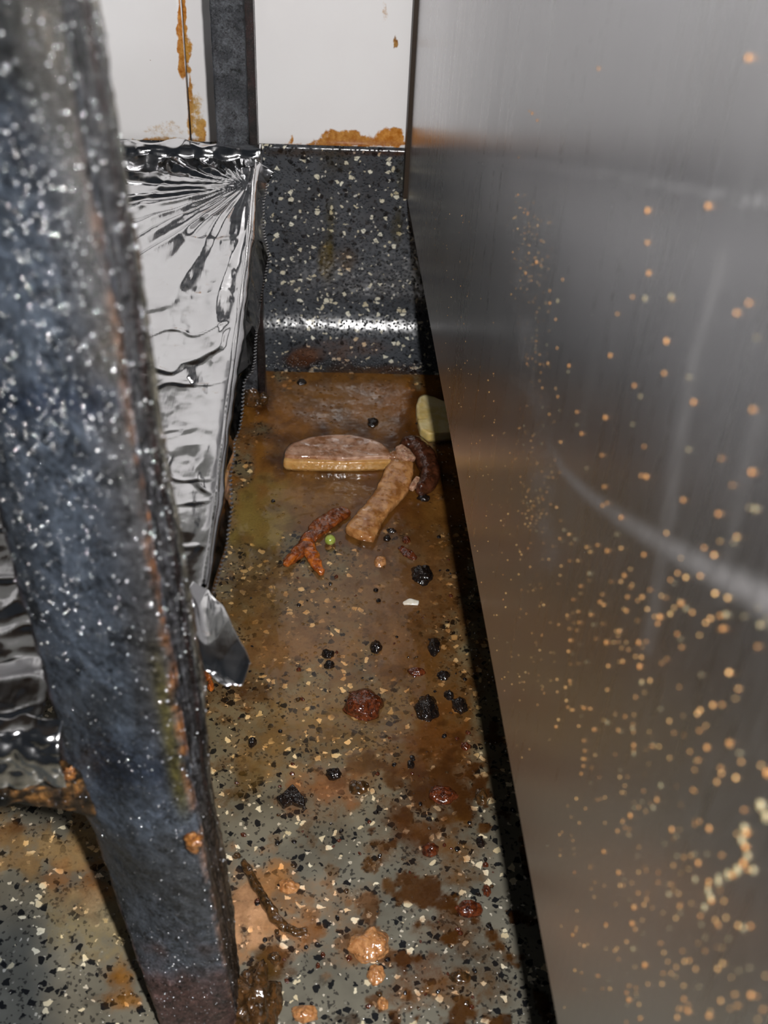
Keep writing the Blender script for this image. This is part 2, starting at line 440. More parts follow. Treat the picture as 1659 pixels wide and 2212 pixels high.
# ------------------------------------------------------------------ wall: backing and tiles
V, F = box_vf(-90, 60, .75, 4, 14.7, 80)
wall = mesh('wall_back', V, F, M_GROUT, smooth=False); tag(wall, kind='structure')
tj = hit(412, 303, 1, 0)[0]
tw = 15.2
def tile(x0, x1, z0, z1, st):
    nx = max(2, int((x1-x0)/.15)); nz = max(2, int((z1-z0)/.3))
    X = np.linspace(x0, x1, nx); Z = np.linspace(z0, z1, nz)
    PXs, PZs = np.meshgrid(X, Z)
    V = np.column_stack([PXs.ravel(), np.full(PXs.size, 0.0), PZs.ravel()])
    px = proj(V)
    Cs, As = blobs(px, st, 91, .35, .06, .4)
    V = V.copy()
    ed = np.minimum.reduce([V[:, 0]-x0, x1-V[:, 0], V[:, 2]-z0, z1-V[:, 2]])
    V[:, 1] = np.where(ed < .08, .08, 0)
    n = len(V); F = [f for f in grid_faces(nz, nx)]
    ring = [0, nx-1, (nz-1)*nx+nx-1, (nz-1)*nx]
    B = [(x0, .8, z0), (x1, .8, z0), (x1, .8, z1), (x0, .8, z1)]
    V = np.vstack([V, B])
    F += [(n+1, n, *range(0, nx)), ] if False else []
    for a in range(4):
        b = (a+1) % 4; F.append((ring[a], n+a, n+b, ring[b]))
    Cs = np.vstack([Cs, np.zeros((4, 3))]); As = np.append(As, np.zeros(4))
    return mesh('wall_tile', V, F, M_TILE, cols={'stain': np.column_stack([Cs, As])})
RUST = (178, 112, 38)
tile_st = [(740, 300, 75, 22, RUST, .95), (845, 300, 36, 26, (200, 120, 30), .95), (790, 310, 120, 12, (160, 80, 15), .8),
           (630, 298, 9, 10, RUST, .7), (600, 316, 120, 6, RUST, .5), (392, 60, 12, 110, (190, 110, 20), .95), (396, 130, 10, 60, (150, 70, 20), .9),
           (402, 110, 18, 50, (205, 150, 50), .6), (436, 285, 14, 22, (190, 125, 40), .75), (410, 220, 6, 110, (170, 100, 30), .7),
           (340, 308, 120, 8, (150, 90, 30), .7), (425, 250, 25, 70, (215, 180, 110), .5), (352, 280, 60, 30, (215, 195, 160), .4),
           (855, 90, 7, 18, (120, 80, 40), .6), (830, 20, 12, 40, (200, 170, 140), .4)]
V, F = box_vf(-90, 60, .3, .75, ZT+.12+2*(tw+.15), 61)
tag(mesh('added_unseen_wall_upper', V, F, flat('foil_mirror_grey', (.22, .22, .21), .5), smooth=False), kind='structure')  # unseen upper wall, added in grey so the foil reflects darker
k = 0
for i, x0 in enumerate([tj-tw*4, tj-tw*3, tj-tw*2, tj-tw, tj, tj+tw, tj+2*tw, tj+3*tw]):
    for j, z0 in enumerate([ZT+.12, ZT+.12+tw+.15]):
        o = tile(x0+.06, x0+tw-.06, z0, z0+tw, tile_st if j == 0 and 2 < i < 6 else [])
        tag(o, 'wall_tile', None, None, 'structure'); o.name = 'trim_%d' % (k+1); k += 1; del o['label']

# ------------------------------------------------------------------ steel cabinet on the right
E0 = hit(880, 430, 1, -1.0)
E1 = fpt(1205, 2212, E0[2])
dirp = nrm((E1-E0)*[1, 1, 0])                    # along the bottom edge, towards the camera
npl = np.array([dirp[1], -dirp[0], 0]); npl = npl if npl[0] < 0 else -npl   # faces left
outw = -npl
L = 100.0
cab = empty('steel_cabinet', (E0[0]+20, E0[1]-40, 0)); cab['_o'] = [float(v) for v in np.array(cab.location)*100]
tag(cab, 'brushed stainless steel cabinet with grease-speckled side panel beside the gap', 'cabinet')
M_STEEL = mat_steel()
def pp(s, w, z):                                  # s along panel, w into the cabinet, z up
    return E0*[1, 1, 0]+dirp*s+outw*w+np.array([0, 0, z])
def px_panel(px, py, off=0.0):
    return hitp(px, py, E0+npl*off, npl)
ss = np.concatenate([np.arange(0, 58, .22), np.arange(58, L+1, 3)])
zs = np.concatenate([np.arange(E0[2], 50, .22), np.arange(50, 82, 3)])
V = np.array([pp(s, 0, z) for z in zs for s in ss])
wob = (fbm(V*[.12, .12, .12], 3, 5)-.5)*.06*sst(1, 6, np.tile(ss, len(zs)))
V = V+np.outer(wob, outw)
front = (V-CAM)@R
okp = -front[:, 2] > 4
PX = proj(np.where(okp[:, None], V, E0))
def seg_d(px, pts):
    pts = np.array(pts, float); best = np.full(len(px), 1e9)
    for a, b in zip(pts[:-1], pts[1:]):
        ab = b-a; t = np.clip(((px-a)@ab)/(ab@ab), 0, 1)
        best = np.minimum(best, np.linalg.norm(px-(a+t[:, None]*ab), axis=1))
    return best
streak = np.zeros(len(V)); scol = np.zeros((len(V), 3))+np.array(srgb(150, 140, 140))  # mask for grease film, pale lines and the painted leg reflection
curve = [(1150, 880), (1185, 960), (1215, 1015), (1270, 1070), (1340, 1120), (1440, 1180), (1540, 1235), (1700, 1320)]  # pale curved line across the panel
d = seg_d(PX, curve)
wdt = 8+ .05*np.maximum(PX[:, 0]-1180, 0)
streak = np.maximum(streak, .42*np.exp(-(d/wdt)**2)*sst(1150, 1230, PX[:, 0]))
d = seg_d(PX, [(960, 335), (1100, 348), (1330, 380), (1659, 440)])  # thin pale lines across the upper panel
streak = np.maximum(streak, .40*np.exp(-(d/5.0)**2)*sst(960, 1100, PX[:, 0]))
d = seg_d(PX, [(940, 360), (1120, 365), (1300, 392)])
streak = np.maximum(streak, .18*np.exp(-(d/4.0)**2))
d = seg_d(PX, [(1560, 560), (1500, 780), (1470, 950), (1440, 1140), (1400, 1400)])  # reflection of the leg's edge, painted as a pale streak
streak = np.maximum(streak, .17*np.exp(-(d/20.0)**2))
d = seg_d(PX, [(1640, 900), (1590, 1100), (1560, 1300)])  # second painted streak of the leg's reflection
streak = np.maximum(streak, .09*np.exp(-(d/20.0)**2))
d = seg_d(PX, [(1130, 560), (1135, 700), (1160, 900), (1180, 1200)])
streak = np.maximum(streak, .22*np.exp(-(d/34.0)**2)*fbm(np.column_stack([PX*.03, PX[:, 0]*0]), 3, 8)*1.6)
tanw = .14*sst(1300, 2000, PX[:, 1])*(1-sst(1300, 1659, PX[:, 0]))
scol = np.where((tanw > streak)[:, None], np.array(srgb(120, 95, 60)), scol)
streak = np.maximum(streak, tanw)
film_ = .06*fbm(np.column_stack([V[:, 1]*.3+V[:, 0]*.3, V[:, 2]*.05, V[:, 0]*0]), 4, 66)*1.8
scol = np.where((film_ > streak)[:, None], np.array(srgb(150, 152, 158)), scol); streak = np.maximum(streak, film_)
streak *= okp
pan = mesh('side_panel', V, grid_faces(len(zs), len(ss)), M_STEEL, parent=cab, cols={'stain': np.column_stack([scol, streak])})  # stain holds grease film, pale lines and the painted leg reflection
zb, zt = E0[2], zs[-1]
def slab(name, pts, mat, par, th_vec):
    pts = [np.array(p) for p in pts]
    q = [p+np.array(th_vec) for p in pts]; n = len(pts)
    F = [tuple(range(n-1, -1, -1)), tuple(range(n, 2*n))]+[(i, (i+1) % n, n+(i+1) % n, n+i) for i in range(n)]
    return mesh(name, pts+q, F, mat, parent=par, smooth=False)
slab('bottom_panel', [pp(0, .05, zb), pp(L, .05, zb), pp(L, 42, zb), pp(0, 42, zb)], M_DARK, cab, (0, 0, .15))
slab('rear_panel', [pp(.02, .05, zb+.2), pp(.02, 42, zb+.2), pp(.02, 42, zt), pp(.02, .05, zt)], M_DARK, cab, dirp*.15)
slab('front_panel', [pp(L-.2, .05, zb+.2), pp(L-.2, 42, zb+.2), pp(L-.2, 42, zt), pp(L-.2, .05, zt)], M_DARK, cab, dirp*.15)
slab('inner_side_panel', [pp(0, 42, zb), pp(L, 42, zb), pp(L, 42, zt), pp(0, 42, zt)], M_DARK, cab, outw*.1)
slab('top_panel', [pp(0, 0, zt), pp(L, 0, zt), pp(L, 42, zt), pp(0, 42, zt)], M_DARK, cab, (0, 0, .15))
slab('bottom_lip', [pp(.05, .04, zb+.25), pp(.05, .04, zb), pp(.05, .9, zb), pp(.05, .9, zb-.06), pp(.05, 0.03, zb-.06)], M_DARK, cab, dirp*(L-.5))
slab('gap_shade_strip', [pp(-.02, -.26, zb), pp(-.02, .3, zb), pp(-.75, .3, zb), pp(-.75, -.26, zb)], M_GROUT, cab, (0, 0, zt-zb))['label'] = 'black strip added for the shaded gap between panel and wall'  # added strip, black to stand for the shaded gap behind the panel
for s_ in (8, L-8):
    for w_ in (16, 36):
        c = pp(s_, w_, 0)
        ring = [(c[0]+1.6*math.cos(a), c[1]+1.6*math.sin(a)) for a in np.linspace(0, 2*math.pi, 17)[:-1]]
        slab('leg', [(x, y, 0) for x, y in ring], M_DARK, cab, (0, 0, zb))

# ------------------------------------------------------------------ front stove leg (left foreground)
YF, YB = -50.5, -48.2
rows = {  # image row: left edge, ridge, right edge of the leg
    -500: (-460, 90, 130), -200: (-300, 100, 175), 0: (-215, 118, 213), 150: (-160, 140, 238), 300: (-115, 165, 266), 430: (-88, 190, 285), 560: (-70, 214, 304),
    700: (-52, 245, 322), 860: (-38, 266, 341), 1000: (-18, 290, 360), 1100: (-8, 306, 382), 1200: (20, 322, 398), 1300: (50, 340, 412),
    1400: (78, 356, 428), 1480: (100, 370, 443), 1560: (122, 382, 446), 1650: (136, 396, 453), 1720: (160, 408, 462), 1780: (198, 420, 474), 1850: (222, 436, 488),
    1950: (255, 458, 500), 2050: (290, 478, 510), 2130: (316, 492, 520), 2212: (345, 508, 530), 2400: (400, 540, 556), 2600: (440, 570, 580)}
ry = np.array(sorted(rows)); rv = np.array([rows[k] for k in ry], float)
def table(col, yplane):
    r = np.arange(-450, 2590, 20.0); out = []
    for q in r:
        p = hit(np.interp(q, ry, rv[:, col]), q, 1, yplane); out.append((p[2], p[0]))
    out = np.array(out); i = np.argsort(out[:, 0]); return out[i, 0], out[i, 1]
YL = YF+3.0
def ypush(z): return YF+3.0*float(sst(1.5, 9, z))
def table_l():
    r = np.arange(-450, 2590, 20.0); out = []
    for q in r:
        y = YF
        for _ in range(12):
            p = hit(np.interp(q, ry, rv[:, 0]), q, 1, y); y = .5*y+.5*ypush(p[2])
        out.append((p[2], p[0]))
    out = np.array(out); i = np.argsort(out[:, 0]); return out[i, 0], out[i, 1]
TL, TR, TE = table_l(), table(1, YF), table(2, YB)
zz = np.arange(0, 47.01, .16)
rowsV = []; part = []
nf = 44; ns = 30
for z in zz:
    xl = np.interp(z, *TL); xr = np.interp(z, *TR); xe = np.interp(z, *TE)
    ring = []; yl = ypush(z)
    for i in range(nf):
        u = i/(nf-1)
        bul = .38*(1-(2*u-1)**2)**.5 if 0 < u < 1 else 0.0
        ring.append((xl+(xr-xl)*u, YF+.35+(yl-YF-.35)*(1-u)**1.6-bul, z, 0, u))
    for i in range(1, ns+1):
        u = i/ns
        # side: rolled rim, deep groove, then outer lip
        g = 0.0
        wd = .32*min(1, (z+4)/25)
        g = -wd*math.exp(-((u-.42)/.16)**2)+.06*math.exp(-((u-.85)/.08)**2)-.05*math.exp(-((u-.68)/.04)**2)
        ring.append((xr+(xe-xr)*u+g, YF+.35+(YB-YF-.35)*u, z, 1, u))
    for (x, y) in ((xe-.35, YB+.1), (xe-.7, YB-.5), (xl+(xr-xl)*.6, YF+1.9), (xl+.35, yl+.7), (xl+.15, yl+.9), (xl, yl+.8), (xl-.04, yl+.5)):
        ring.append((x, y, z, 2, 0))
    rowsV.append(ring)
A = np.array(rowsV); m, n, _ = A.shape
V = A[..., :3].reshape(-1, 3); pt = A[..., 3].ravel(); uu = A[..., 4].ravel()
nb = fbm(V*.9, 5, 21)-.5; nb2 = fbm(V*[4.5, 4.5, 4.5], 3, 31)-.5; nstr = fbm(V*[5, 5, .35], 4, 41)-.5
frontw = (pt == 0)
V[:, 1] -= (nb*.16+nb2*.07)*frontw
V[:, 0] += np.where(pt == 1, nstr*.30+nb2*.10, 0)
V[:, 0] += np.where((pt == 0) & (uu < .03), (fbm(V*1.3, 4, 61)-.5)*.35, 0)
PX = proj(V)
blue = np.array(srgb(92, 102, 116)); dk = np.array(srgb(40, 42, 44)); C = np.zeros((len(V), 3))
t = sst(100, 1500, PX[:, 1])
C[:] = blue
def over(mask, rgb):
    global C
    C = C*(1-mask[:, None])+np.array(srgb(*rgb))*mask[:, None]
Q = np.column_stack([V[:, 0], V[:, 2], V[:, 1]*0])
over(sst(.45, .7, fbm(Q*[.9, .30, 1], 4, 5))*.75, (48, 52, 56))
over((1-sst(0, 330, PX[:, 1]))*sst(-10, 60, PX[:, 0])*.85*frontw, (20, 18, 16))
over(np.exp(-((PX[:, 0]-96-.2*(PX[:, 1]-30))/7)**2)*np.exp(-((PX[:, 1]-90)/55)**2)*frontw*.9, (120, 92, 34))
over(sst(.5, .8, fbm(Q*[.6, .25, 1], 4, 15))*.6*frontw, (56, 54, 44))
over(sst(.62, .97, uu)*frontw*.6*(1-sst(1500, 1900, PX[:, 1])), (66, 54, 36))
band = np.exp(-((PX[:, 1]-868+(nb*60))/42)**2); over(band*frontw*.75, (30, 44, 68))
band = np.exp(-((PX[:, 1]-1670+nb*80)/70)**2)*sst(.15, .4, uu); over(band*frontw*.8, (26, 36, 54))
over(sst(1750, 1850, PX[:, 1])*.7*frontw, (62, 64, 68))
over(sst(2030, 2150, PX[:, 1]+nb*200)*.8*frontw, (84, 58, 50))
over(sst(1780, 1500, PX[:, 1]+0*nb)*0, (0, 0, 0))
grn = np.exp(-((uu-.93)/.05)**2)*frontw*sst(1350, 1500, PX[:, 1])*(1-sst(1700, 1800, PX[:, 1])); over(grn*.8, (92, 84, 26))
over((1-sst(0, .06, uu))*frontw*sst(950, 1050, PX[:, 1])*.7, (110, 72, 62))
rim = sst(.96, 1, uu)*frontw+(pt == 1)*(1-sst(.05, .18, uu)); brk = sst(.40, .58, fbm(V*[2, 2, 1.1], 5, 71)); over(np.clip(rim, 0, 1)*.75*sst(180, 320, PX[:, 1])*brk, (150, 118, 98))
over(np.clip(rim, 0, 1)*(1-sst(300, 420, np.abs(PX[:, 1]-1350)))*.7*sst(.5, .62, fbm(V*[3, 3, 2], 4, 72)), (190, 120, 50))
sd = (pt == 1).astype(float)
over(sd*sst(.16, .25, uu)*.8, (34, 32, 30)); over(sd*np.exp(-((uu-.3)/.05)**2)*.8, (62, 50, 20))
over(sd*np.exp(-((uu-.55)/.06)**2)*.7, (84, 86, 92)); over(sd*np.exp(-((uu-.70)/.04)**2)*.9, (48, 26, 18))
over(sd*sst(.76, .84, uu)*.85, (110, 108, 98)); over(sd*sst(.9, .97, uu)*.5, (100, 66, 40))
over(sd*sst(1650, 1900, PX[:, 1])*.7, (66, 52, 36))
over((pt == 2).astype(float), (60, 46, 38))
topd = 1-sst(150, 900, PX[:, 1]); C = C*(1-.55*topd*((pt == 1)+sst(.35, .6, uu)*frontw))[:, None]  # colour darkened towards the top, where the flash is close
low = sst(1300, 2000, PX[:, 1])  # colour lightened low down, where less flash arrives
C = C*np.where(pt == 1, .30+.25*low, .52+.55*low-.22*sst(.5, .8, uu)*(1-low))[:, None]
al = np.where(pt == 1, 1.0, .10*(1-sst(600, 1300, PX[:, 1])))
fleg_o = hit(430, 2212, 1, YF+1); fleg_o[2] = 0
stand = empty('stove_leg', fleg_o); stand['_o'] = [float(v) for v in fleg_o]
tag(stand, 'greasy blue-grey cast iron stove leg with a grooved rusty edge, standing in the left foreground', 'leg')
F = grid_faces(m, n, True)
base = len(V)
F = [tuple(reversed(f)) for f in F]+[tuple(range(n)), tuple(reversed(range((m-1)*n, m*n)))]
V0p = V.copy()
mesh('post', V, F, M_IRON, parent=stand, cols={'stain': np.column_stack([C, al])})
# crossbar joining the leg from the left
YC = YF+2.4
c0 = hit(165, 1708, 1, YC-.4); 
barV = []; nseg = 120; nr = 28
xs_ = np.linspace(c0[0]+.8, -34, nseg)
for x in xs_:
    kf = 1+1.1*math.exp(-((x-c0[0]-.6)/.8)**2)
    for j in range(nr):
        a = 2*math.pi*j/nr
        cy = math.copysign(abs(math.cos(a))**.5, math.cos(a)); sz = math.copysign(abs(math.sin(a))**.5, math.sin(a))
        barV.append((x, YC+.55*cy, c0[2]+.72*kf*sz-.2))
V = np.array(barV)
nb = fbm(V*2.2, 5, 12)-.5
dirs = V-np.column_stack([V[:, 0], np.full(len(V), YC), np.full(len(V), c0[2]-.2)])
V = V+dirs*nb[:, None]*.55
fr = sst(.42, .62, fbm(V*2.0, 4, 9))[:, None]; f2 = sst(.58, .66, fbm(V*5.1, 4, 19))[:, None]
C = np.array(srgb(60, 44, 26))*(1-fr)+np.array(srgb(20, 19, 15))*fr; C = C*(1-f2)+np.array(srgb(140, 98, 52))*f2
F = grid_faces(nseg, nr, True)+[tuple(reversed(range(nr))), tuple(range((nseg-1)*nr, nseg*nr))]
o = mesh('crossbar', V, F, M_IRON, parent=stand, cols={'stain': np.column_stack([C, np.zeros(len(V))])}); o['label'] = 'rusty crusted horizontal crossbar'

def lump_vf(c, rx, ry, rz, seed, nu=20, nv=14, rough=.35, flatb=True, fq=1.6):
    V = []; F = []
    for i in range(nv+1):
        th = math.pi*i/nv
        for j in range(nu):
            ph = 2*math.pi*j/nu
            V.append((math.sin(th)*math.cos(ph), math.sin(th)*math.sin(ph), math.cos(th)))
    V = np.array(V)
    k = 1+(fbm(V*fq+seed*3.1, 4, seed)-.5)*2*rough
    V = V*k[:, None]
    if flatb: V[:, 2] = np.where(V[:, 2] < 0, V[:, 2]*.15, V[:, 2])
    V = V*[rx, ry, rz]+np.asarray(c)
    F = [tuple(reversed(f)) for f in grid_faces(nv+1, nu, True)]
    return V, F
for (px, py, r, sd_) in ((150, 1672, .30, 3), (418, 1818, .42, 4), (178, 1735, .20, 6), (168, 1705, .25, 9)):
    c = hit(px, py, 1, YF-.02 if px > 300 else YL-1.0)
    V, F = lump_vf(c, r*.7, r*.6, r, sd_, 24, 18, .7, False, 2.6)
    mesh('rust_flake', V, F, M_RUSTNUG, parent=stand)['label'] = 'orange rust flake'
# beads of grease all over its face: too many to count
bd = bpy.data.objects['post']; cand = np.where((frontw) | (pt == 1))[0]
nbuf = np.zeros(len(bd.data.vertices)*3, np.float32); bd.data.vertices.foreach_get('normal', nbuf); nrmv = nbuf.reshape(-1, 3)
BV, BF = lump_vf((0, 0, 0), 1, 1, .8, 9, 9, 7, .12, False)
VV = []; FF = []; b0 = 0; cnt = 0
while cnt < 1700:
    i = int(rng.choice(cand)); P = V0p[i]; q = proj(P)[0]
    if not (-20 < q[0] < 560 and -20 < q[1] < 2230): continue
    w = .25+.75*(fbm(np.array([P[0]*.8, P[2]*.5, 0]), 3, 88) > .5)
    if uu[i] > .9 and frontw[i]: w = 1
    if pt[i] == 1: w = .5
    w *= .14+.86*(1-float(sst(900, 1700, q[1])))
    if rng.random() > w: continue
    s_ = .016+.042*rng.random()**2.5
    VV.append(BV*s_+P+nrmv[i]*s_*.2); FF += [tuple(b0+k for k in f) for f in BF]; b0 += len(BV); cnt += 1
tag(mesh('grease_beads', np.vstack(VV), FF, M_WET, parent=stand), kind='stuff')
# gunk around its foot
c = fpt(548, 2165)
V, F = lump_vf(c, .95, 1.6, .9, 44, 40, 26, .7, True, 2.2)
o = mesh('grease_clump', V, F, M_SLUDGE, loc=(c[0], c[1], 0)); tag(o, 'dark slimy clump of grease against the foot of the stove leg', 'grease')

# ------------------------------------------------------------------ rear post by the wall
YP = -7.9
pl, pm, pr = hit(470, 330, 1, YP)[0], hit(538, 330, 1, YP)[0], hit(556, 330, 1, YP)[0]
post = empty('rear_post', ((pl+pr)/2, YP+1, 0)); post['_o'] = [(pl+pr)/2, YP+1, 0]
tag(post, 'narrow pitted dark iron post standing before the tiled wall behind the foil', 'post')
def pcol(V, c1, c2, sd_):
    f = sst(.4, .6, fbm(V*1.4, 4, sd_))[:, None]
    return np.column_stack([np.array(srgb(*c1))*(1-f)+np.array(srgb(*c2))*f, np.zeros(len(V))])
def colm(name, x0, x1, y0, y1, z0, z1, par, c1, c2, mat, amp=.06, sd_=1, lab=None):
    nx, ny, nz = 16, 8, int((z1-z0)/.25)
    ring = [(x0+(x1-x0)*i/nx, y0) for i in range(nx)]+[(x1, y0+(y1-y0)*i/ny) for i in range(ny)] + \
           [(x1-(x1-x0)*i/nx, y1) for i in range(nx)]+[(x0, y1-(y1-y0)*i/ny) for i in range(ny)]
    V = np.array([(x, y, z) for z in np.linspace(z0, z1, nz) for (x, y) in ring])
    nb = (fbm(V*3, 4, sd_)-.5)*amp*2
    V[:, 1] -= nb; V[:, 0] += (fbm(V*2.5+9, 4, sd_)-.5)*amp
    n = len(ring)
    F = grid_faces(nz, n, True)+[tuple(reversed(range(n))), tuple(range((nz-1)*n, nz*n))]
    o = mesh(name, V, F, mat, parent=par, cols={'stain': pcol(V, c1, c2, sd_)})
    if lab: o['label'] = lab
    return o
colm('face', pl, pm, YP, YP+1.6, 0, 62, post, (68, 70, 74), (48, 50, 54), M_IRON, .05, 5)
colm('flange', pm+.04, pr, YP+.22, YP+1.5, 0, 62, post, (40, 24, 22), (28, 22, 20), M_IRON, .03, 7, 'dark rusty edge flange')
for q, (px, py, rx, rz) in enumerate(((548, 850, .55, 1.1), (540, 875, .5, .6), (565, 876, .4, .5), (535, 835, .35, .7))):
    c = fpt(px, 888)
    V, F = lump_vf((c[0], YP-.05, .3+q*.1), rx, .3, rz, 70+q, 22, 16, .6, False, 2.4)
    mesh('grease_crust', V, F, M_SLUDGE, parent=post)

# ------------------------------------------------------------------ foil lined shelf
ZF = 17.5
rid_px = [(553, 348), (549, 400), (543, 480), (535, 560), (525, 640), (515, 720), (505, 800), (492, 900), (480, 1000), (470, 1090), (458, 1180), (446, 1270)]
RID = np.array([fpt(x, y, ZF) for x, y in rid_px])
def ridx(y): return np.interp(-np.asarray(y), -RID[:, 1], RID[:, 0])
yb, yf = RID[0][1], RID[-1][1]
foil = empty('foil_liner', (-14, -28, 0)); foil['_o'] = [-14, -28, 0]
tag(foil, 'crumpled aluminium foil lining wrapped over the low shelf between iron leg and wall', 'foil')
# top sheet
nx, ny = 230, 420
U_, W_ = np.meshgrid(np.linspace(0, 1, nx), np.linspace(0, 1, ny))
yy = yb+(-48.3-yb)*W_
xr = ridx(yy)
xleg = np.interp(17.5, *TL)-.1
xr = xr+(xleg-xr)*sst(45.0, 46.6, -yy)
xx = -34+(xr+34)*(1-(1-U_)**1.6)
P0 = np.stack([xx, yy, np.zeros_like(xx)], -1)
cxr, cyr = RID[1][0]-.4, RID[1][1]
dx = xx-cxr; dy = yy-cyr
ang = np.arctan2(-dy, -dx+.01); rad = np.hypot(dx, dy)
fan = np.abs(((ang*4.2+fbm(np.stack([ang*3, rad*.08, rad*0], -1), 3, 4)*2.2) % 1)*2-1)
fanA = .15*np.exp(-rad/13)*(1-np.exp(-rad/2.5))
fan = np.maximum(fan, .12)
h = fan*fanA*2.6
h += facet(np.stack([xx*.22+.10*yy, yy*.16], -1), 3)*.34
h += facet(np.stack([xx*.55+.3*yy, yy*.35], -1), 13)*.12*sst(.42, .6, fbm(P0*.2, 3, 8))
h += facet(np.stack([xx*1.6, yy*.9], -1), 23)*.06*(np.exp(-((xx-xr+1.6)/1.3)**2))
h += facet(np.stack([xx*.45-yy*.2, yy*.33+xx*.25], -1), 49)*.22*sst(5, 9, rad)*sst(.42, .55, fbm(P0*.15, 2, 58))
wv = vn(P0*[.35, .14, 1]+fbm(P0*.5, 2, 6)[..., None]*.5, 44)*2-1
h += .07*(1-np.clip(np.abs(wv)/.10, 0, 1))*sst(2, 6, rad)
wv = vn(P0*[.12, .5, 1]+fbm(P0*.4, 2, 16)[..., None]*.8, 54)*2-1
h += .05*(1-np.clip(np.abs(wv)/.08, 0, 1))*sst(8, 14, rad)
h += facet(np.stack([xx*1.9, yy*1.2], -1), 29)*.09*sst(.44, .58, fbm(P0*.35, 2, 38))
h += facet(np.stack([xx*.8+yy*.4, yy*.6-xx*.2], -1), 39)*.13*sst(.40, .60, fbm(P0*.2, 2, 48))
h += (fbm(P0*.16, 2, 2)-.5)*.6
sag = -.55*np.sin(np.pi*np.clip((xr-xx)/18, 0, 1))
lip = .22*np.exp(-((xr-xx)/.28)**2)
zt_ = ZF+h*np.clip((xr-xx)/1.0, .12, 1)+sag*sst(0, 3, xr-xx)+lip*.5
# rear roll-up against the post and rail
rr = np.clip((yy-(yb-3.0))/3.0, 0, 1)
zt_ += .9*rr**2.0*(1-.5*np.exp(-((xr-xx)/1.5)**2))+facet(np.stack([xx*1.3, yy*1.0], -1), 33)*.5*rr+facet(np.stack([xx*2.7, yy*2.2], -1), 34)*.16*rr
V = np.stack([xx, yy, zt_], -1).reshape(-1, 3)
def thick(o, t=.012, off=-1):
    m = o.modifiers.new('sheet', 'SOLIDIFY'); m.thickness = t*.01; m.offset = off; return o
thick(mesh('top_sheet', V, grid_faces(ny, nx), M_FOIL, parent=foil))
# rear roll over the rail
nx2, nt = 260, 40
xs_ = np.linspace(-34, RID[0][0]+.35, nx2)
Z = []
for i in range(nt):
    a = math.pi*1.25*i/(nt-1)
    for x in xs_:
        Z.append((x, yb-.35-.65*math.cos(a), ZF+.65+.55*math.sin(a)-(.9 if a > math.pi else 0)*(a-math.pi)))
Z = np.array(Z); Z[:, 2] += facet(np.column_stack([Z[:, 0]*1.2, np.repeat(np.arange(nt), nx2)*.09]), 43)*.42
Z[:, 1] += facet(np.column_stack([Z[:, 0]*1.4+5, np.repeat(np.arange(nt), nx2)*.1]), 53)*.45
thick(mesh('rear_roll', Z, grid_faces(nt, nx2), M_FOIL, parent=foil))
# hanging side flap
edge = [(592, 372, 16.6), (578, 398, 15.5), (570, 440, 15.0), (572, 500, 14.0), (584, 560, 13.6), (572, 610, 13.2), (563, 660, 13.0), (556, 720, 12.8), (553, 775, 12.8),
        (546, 806, 13.2), (530, 826, 13.6), (526, 880, 13.2), (518, 930, 13.0), (506, 960, 13.0), (507, 990, 13.0), (499, 1030, 13.0), (500, 1060, 12.8), (503, 1100, 12.6), (495, 1150, 12.6), (488, 1200, 12.8), (476, 1245, 13.4), (462, 1285, 14.5)]
ED = np.array([fpt(x, y, 17.5-(17.5-z)*(.62 if y < 700 else .30)) for x, y, z in edge])
def resample(P, k):
    d = np.r_[0, np.cumsum(np.linalg.norm(np.diff(P, axis=0), axis=1))]; t = np.linspace(0, d[-1], k)
    return np.column_stack([np.interp(t, d, P[:, j]) for j in range(3)])
nl, nd = 520, 46
RR = resample(RID, nl)
# parametrise both rails by how far forward they are
tE = np.linspace(0, 1, len(ED)); EE = resample(ED, nl)
G = []
for j in range(nd):
    v = j/(nd-1)
    q = RR*(1-v)+EE*v
    bul = math.sin(v*math.pi*.5)
    q[:, 2] = RR[:, 2]*(1-v**1.15)+EE[:, 2]*v**1.15
    q[:, 0] = RR[:, 0]+(EE[:, 0]-RR[:, 0])*v**.9+.10*math.sin(math.pi*min(1, v*3))
    s_ = np.arange(nl)*.085
    q[:, 0] += facet(np.column_stack([s_*.35+v*1.2, np.full(nl, v*1.3)]), 63)*.34*min(1, v*4)*(1-v*.6)
    q[:, 0] += facet(np.column_stack([s_*1.1+v*3, np.full(nl, v*2.0)]), 73)*.07*min(1, v*5)*(1-v*.6)
    if v > .96:
        q[:, 0] += np.where(np.arange(nl) % 4 < 2, .05, -.05)*1.0
        q[:, 2] += np.where(np.arange(nl) % 4 < 2, .06, -.06)*1.0
    G.append(q)
G = np.array(G).reshape(-1, 3)
o = thick(mesh('side_flap', G, grid_faces(nd, nl), M_FOIL, parent=foil)); o['label'] = 'hanging flap with a serrated edge'
# rolled seam along the ridge
nr = 12; SV = []
RS = resample(RID, 460)
for i, p in enumerate(RS):
    w = .10+.03*math.sin(i*.13)+.015*rng.random()
    for j in range(nr):
        a = 2*math.pi*j/nr
        SV.append((p[0]-.12+w*math.cos(a)+.05*vn([i*.06, j*.5, 0], 3), p[1], p[2]+.10+w*.8*math.sin(a)+.06*vn([i*.05, j*.4, 4], 5)))
SV = np.array(SV)
mesh('folded_seam', SV, grid_faces(len(RS), nr, True), M_FOIL, parent=foil)
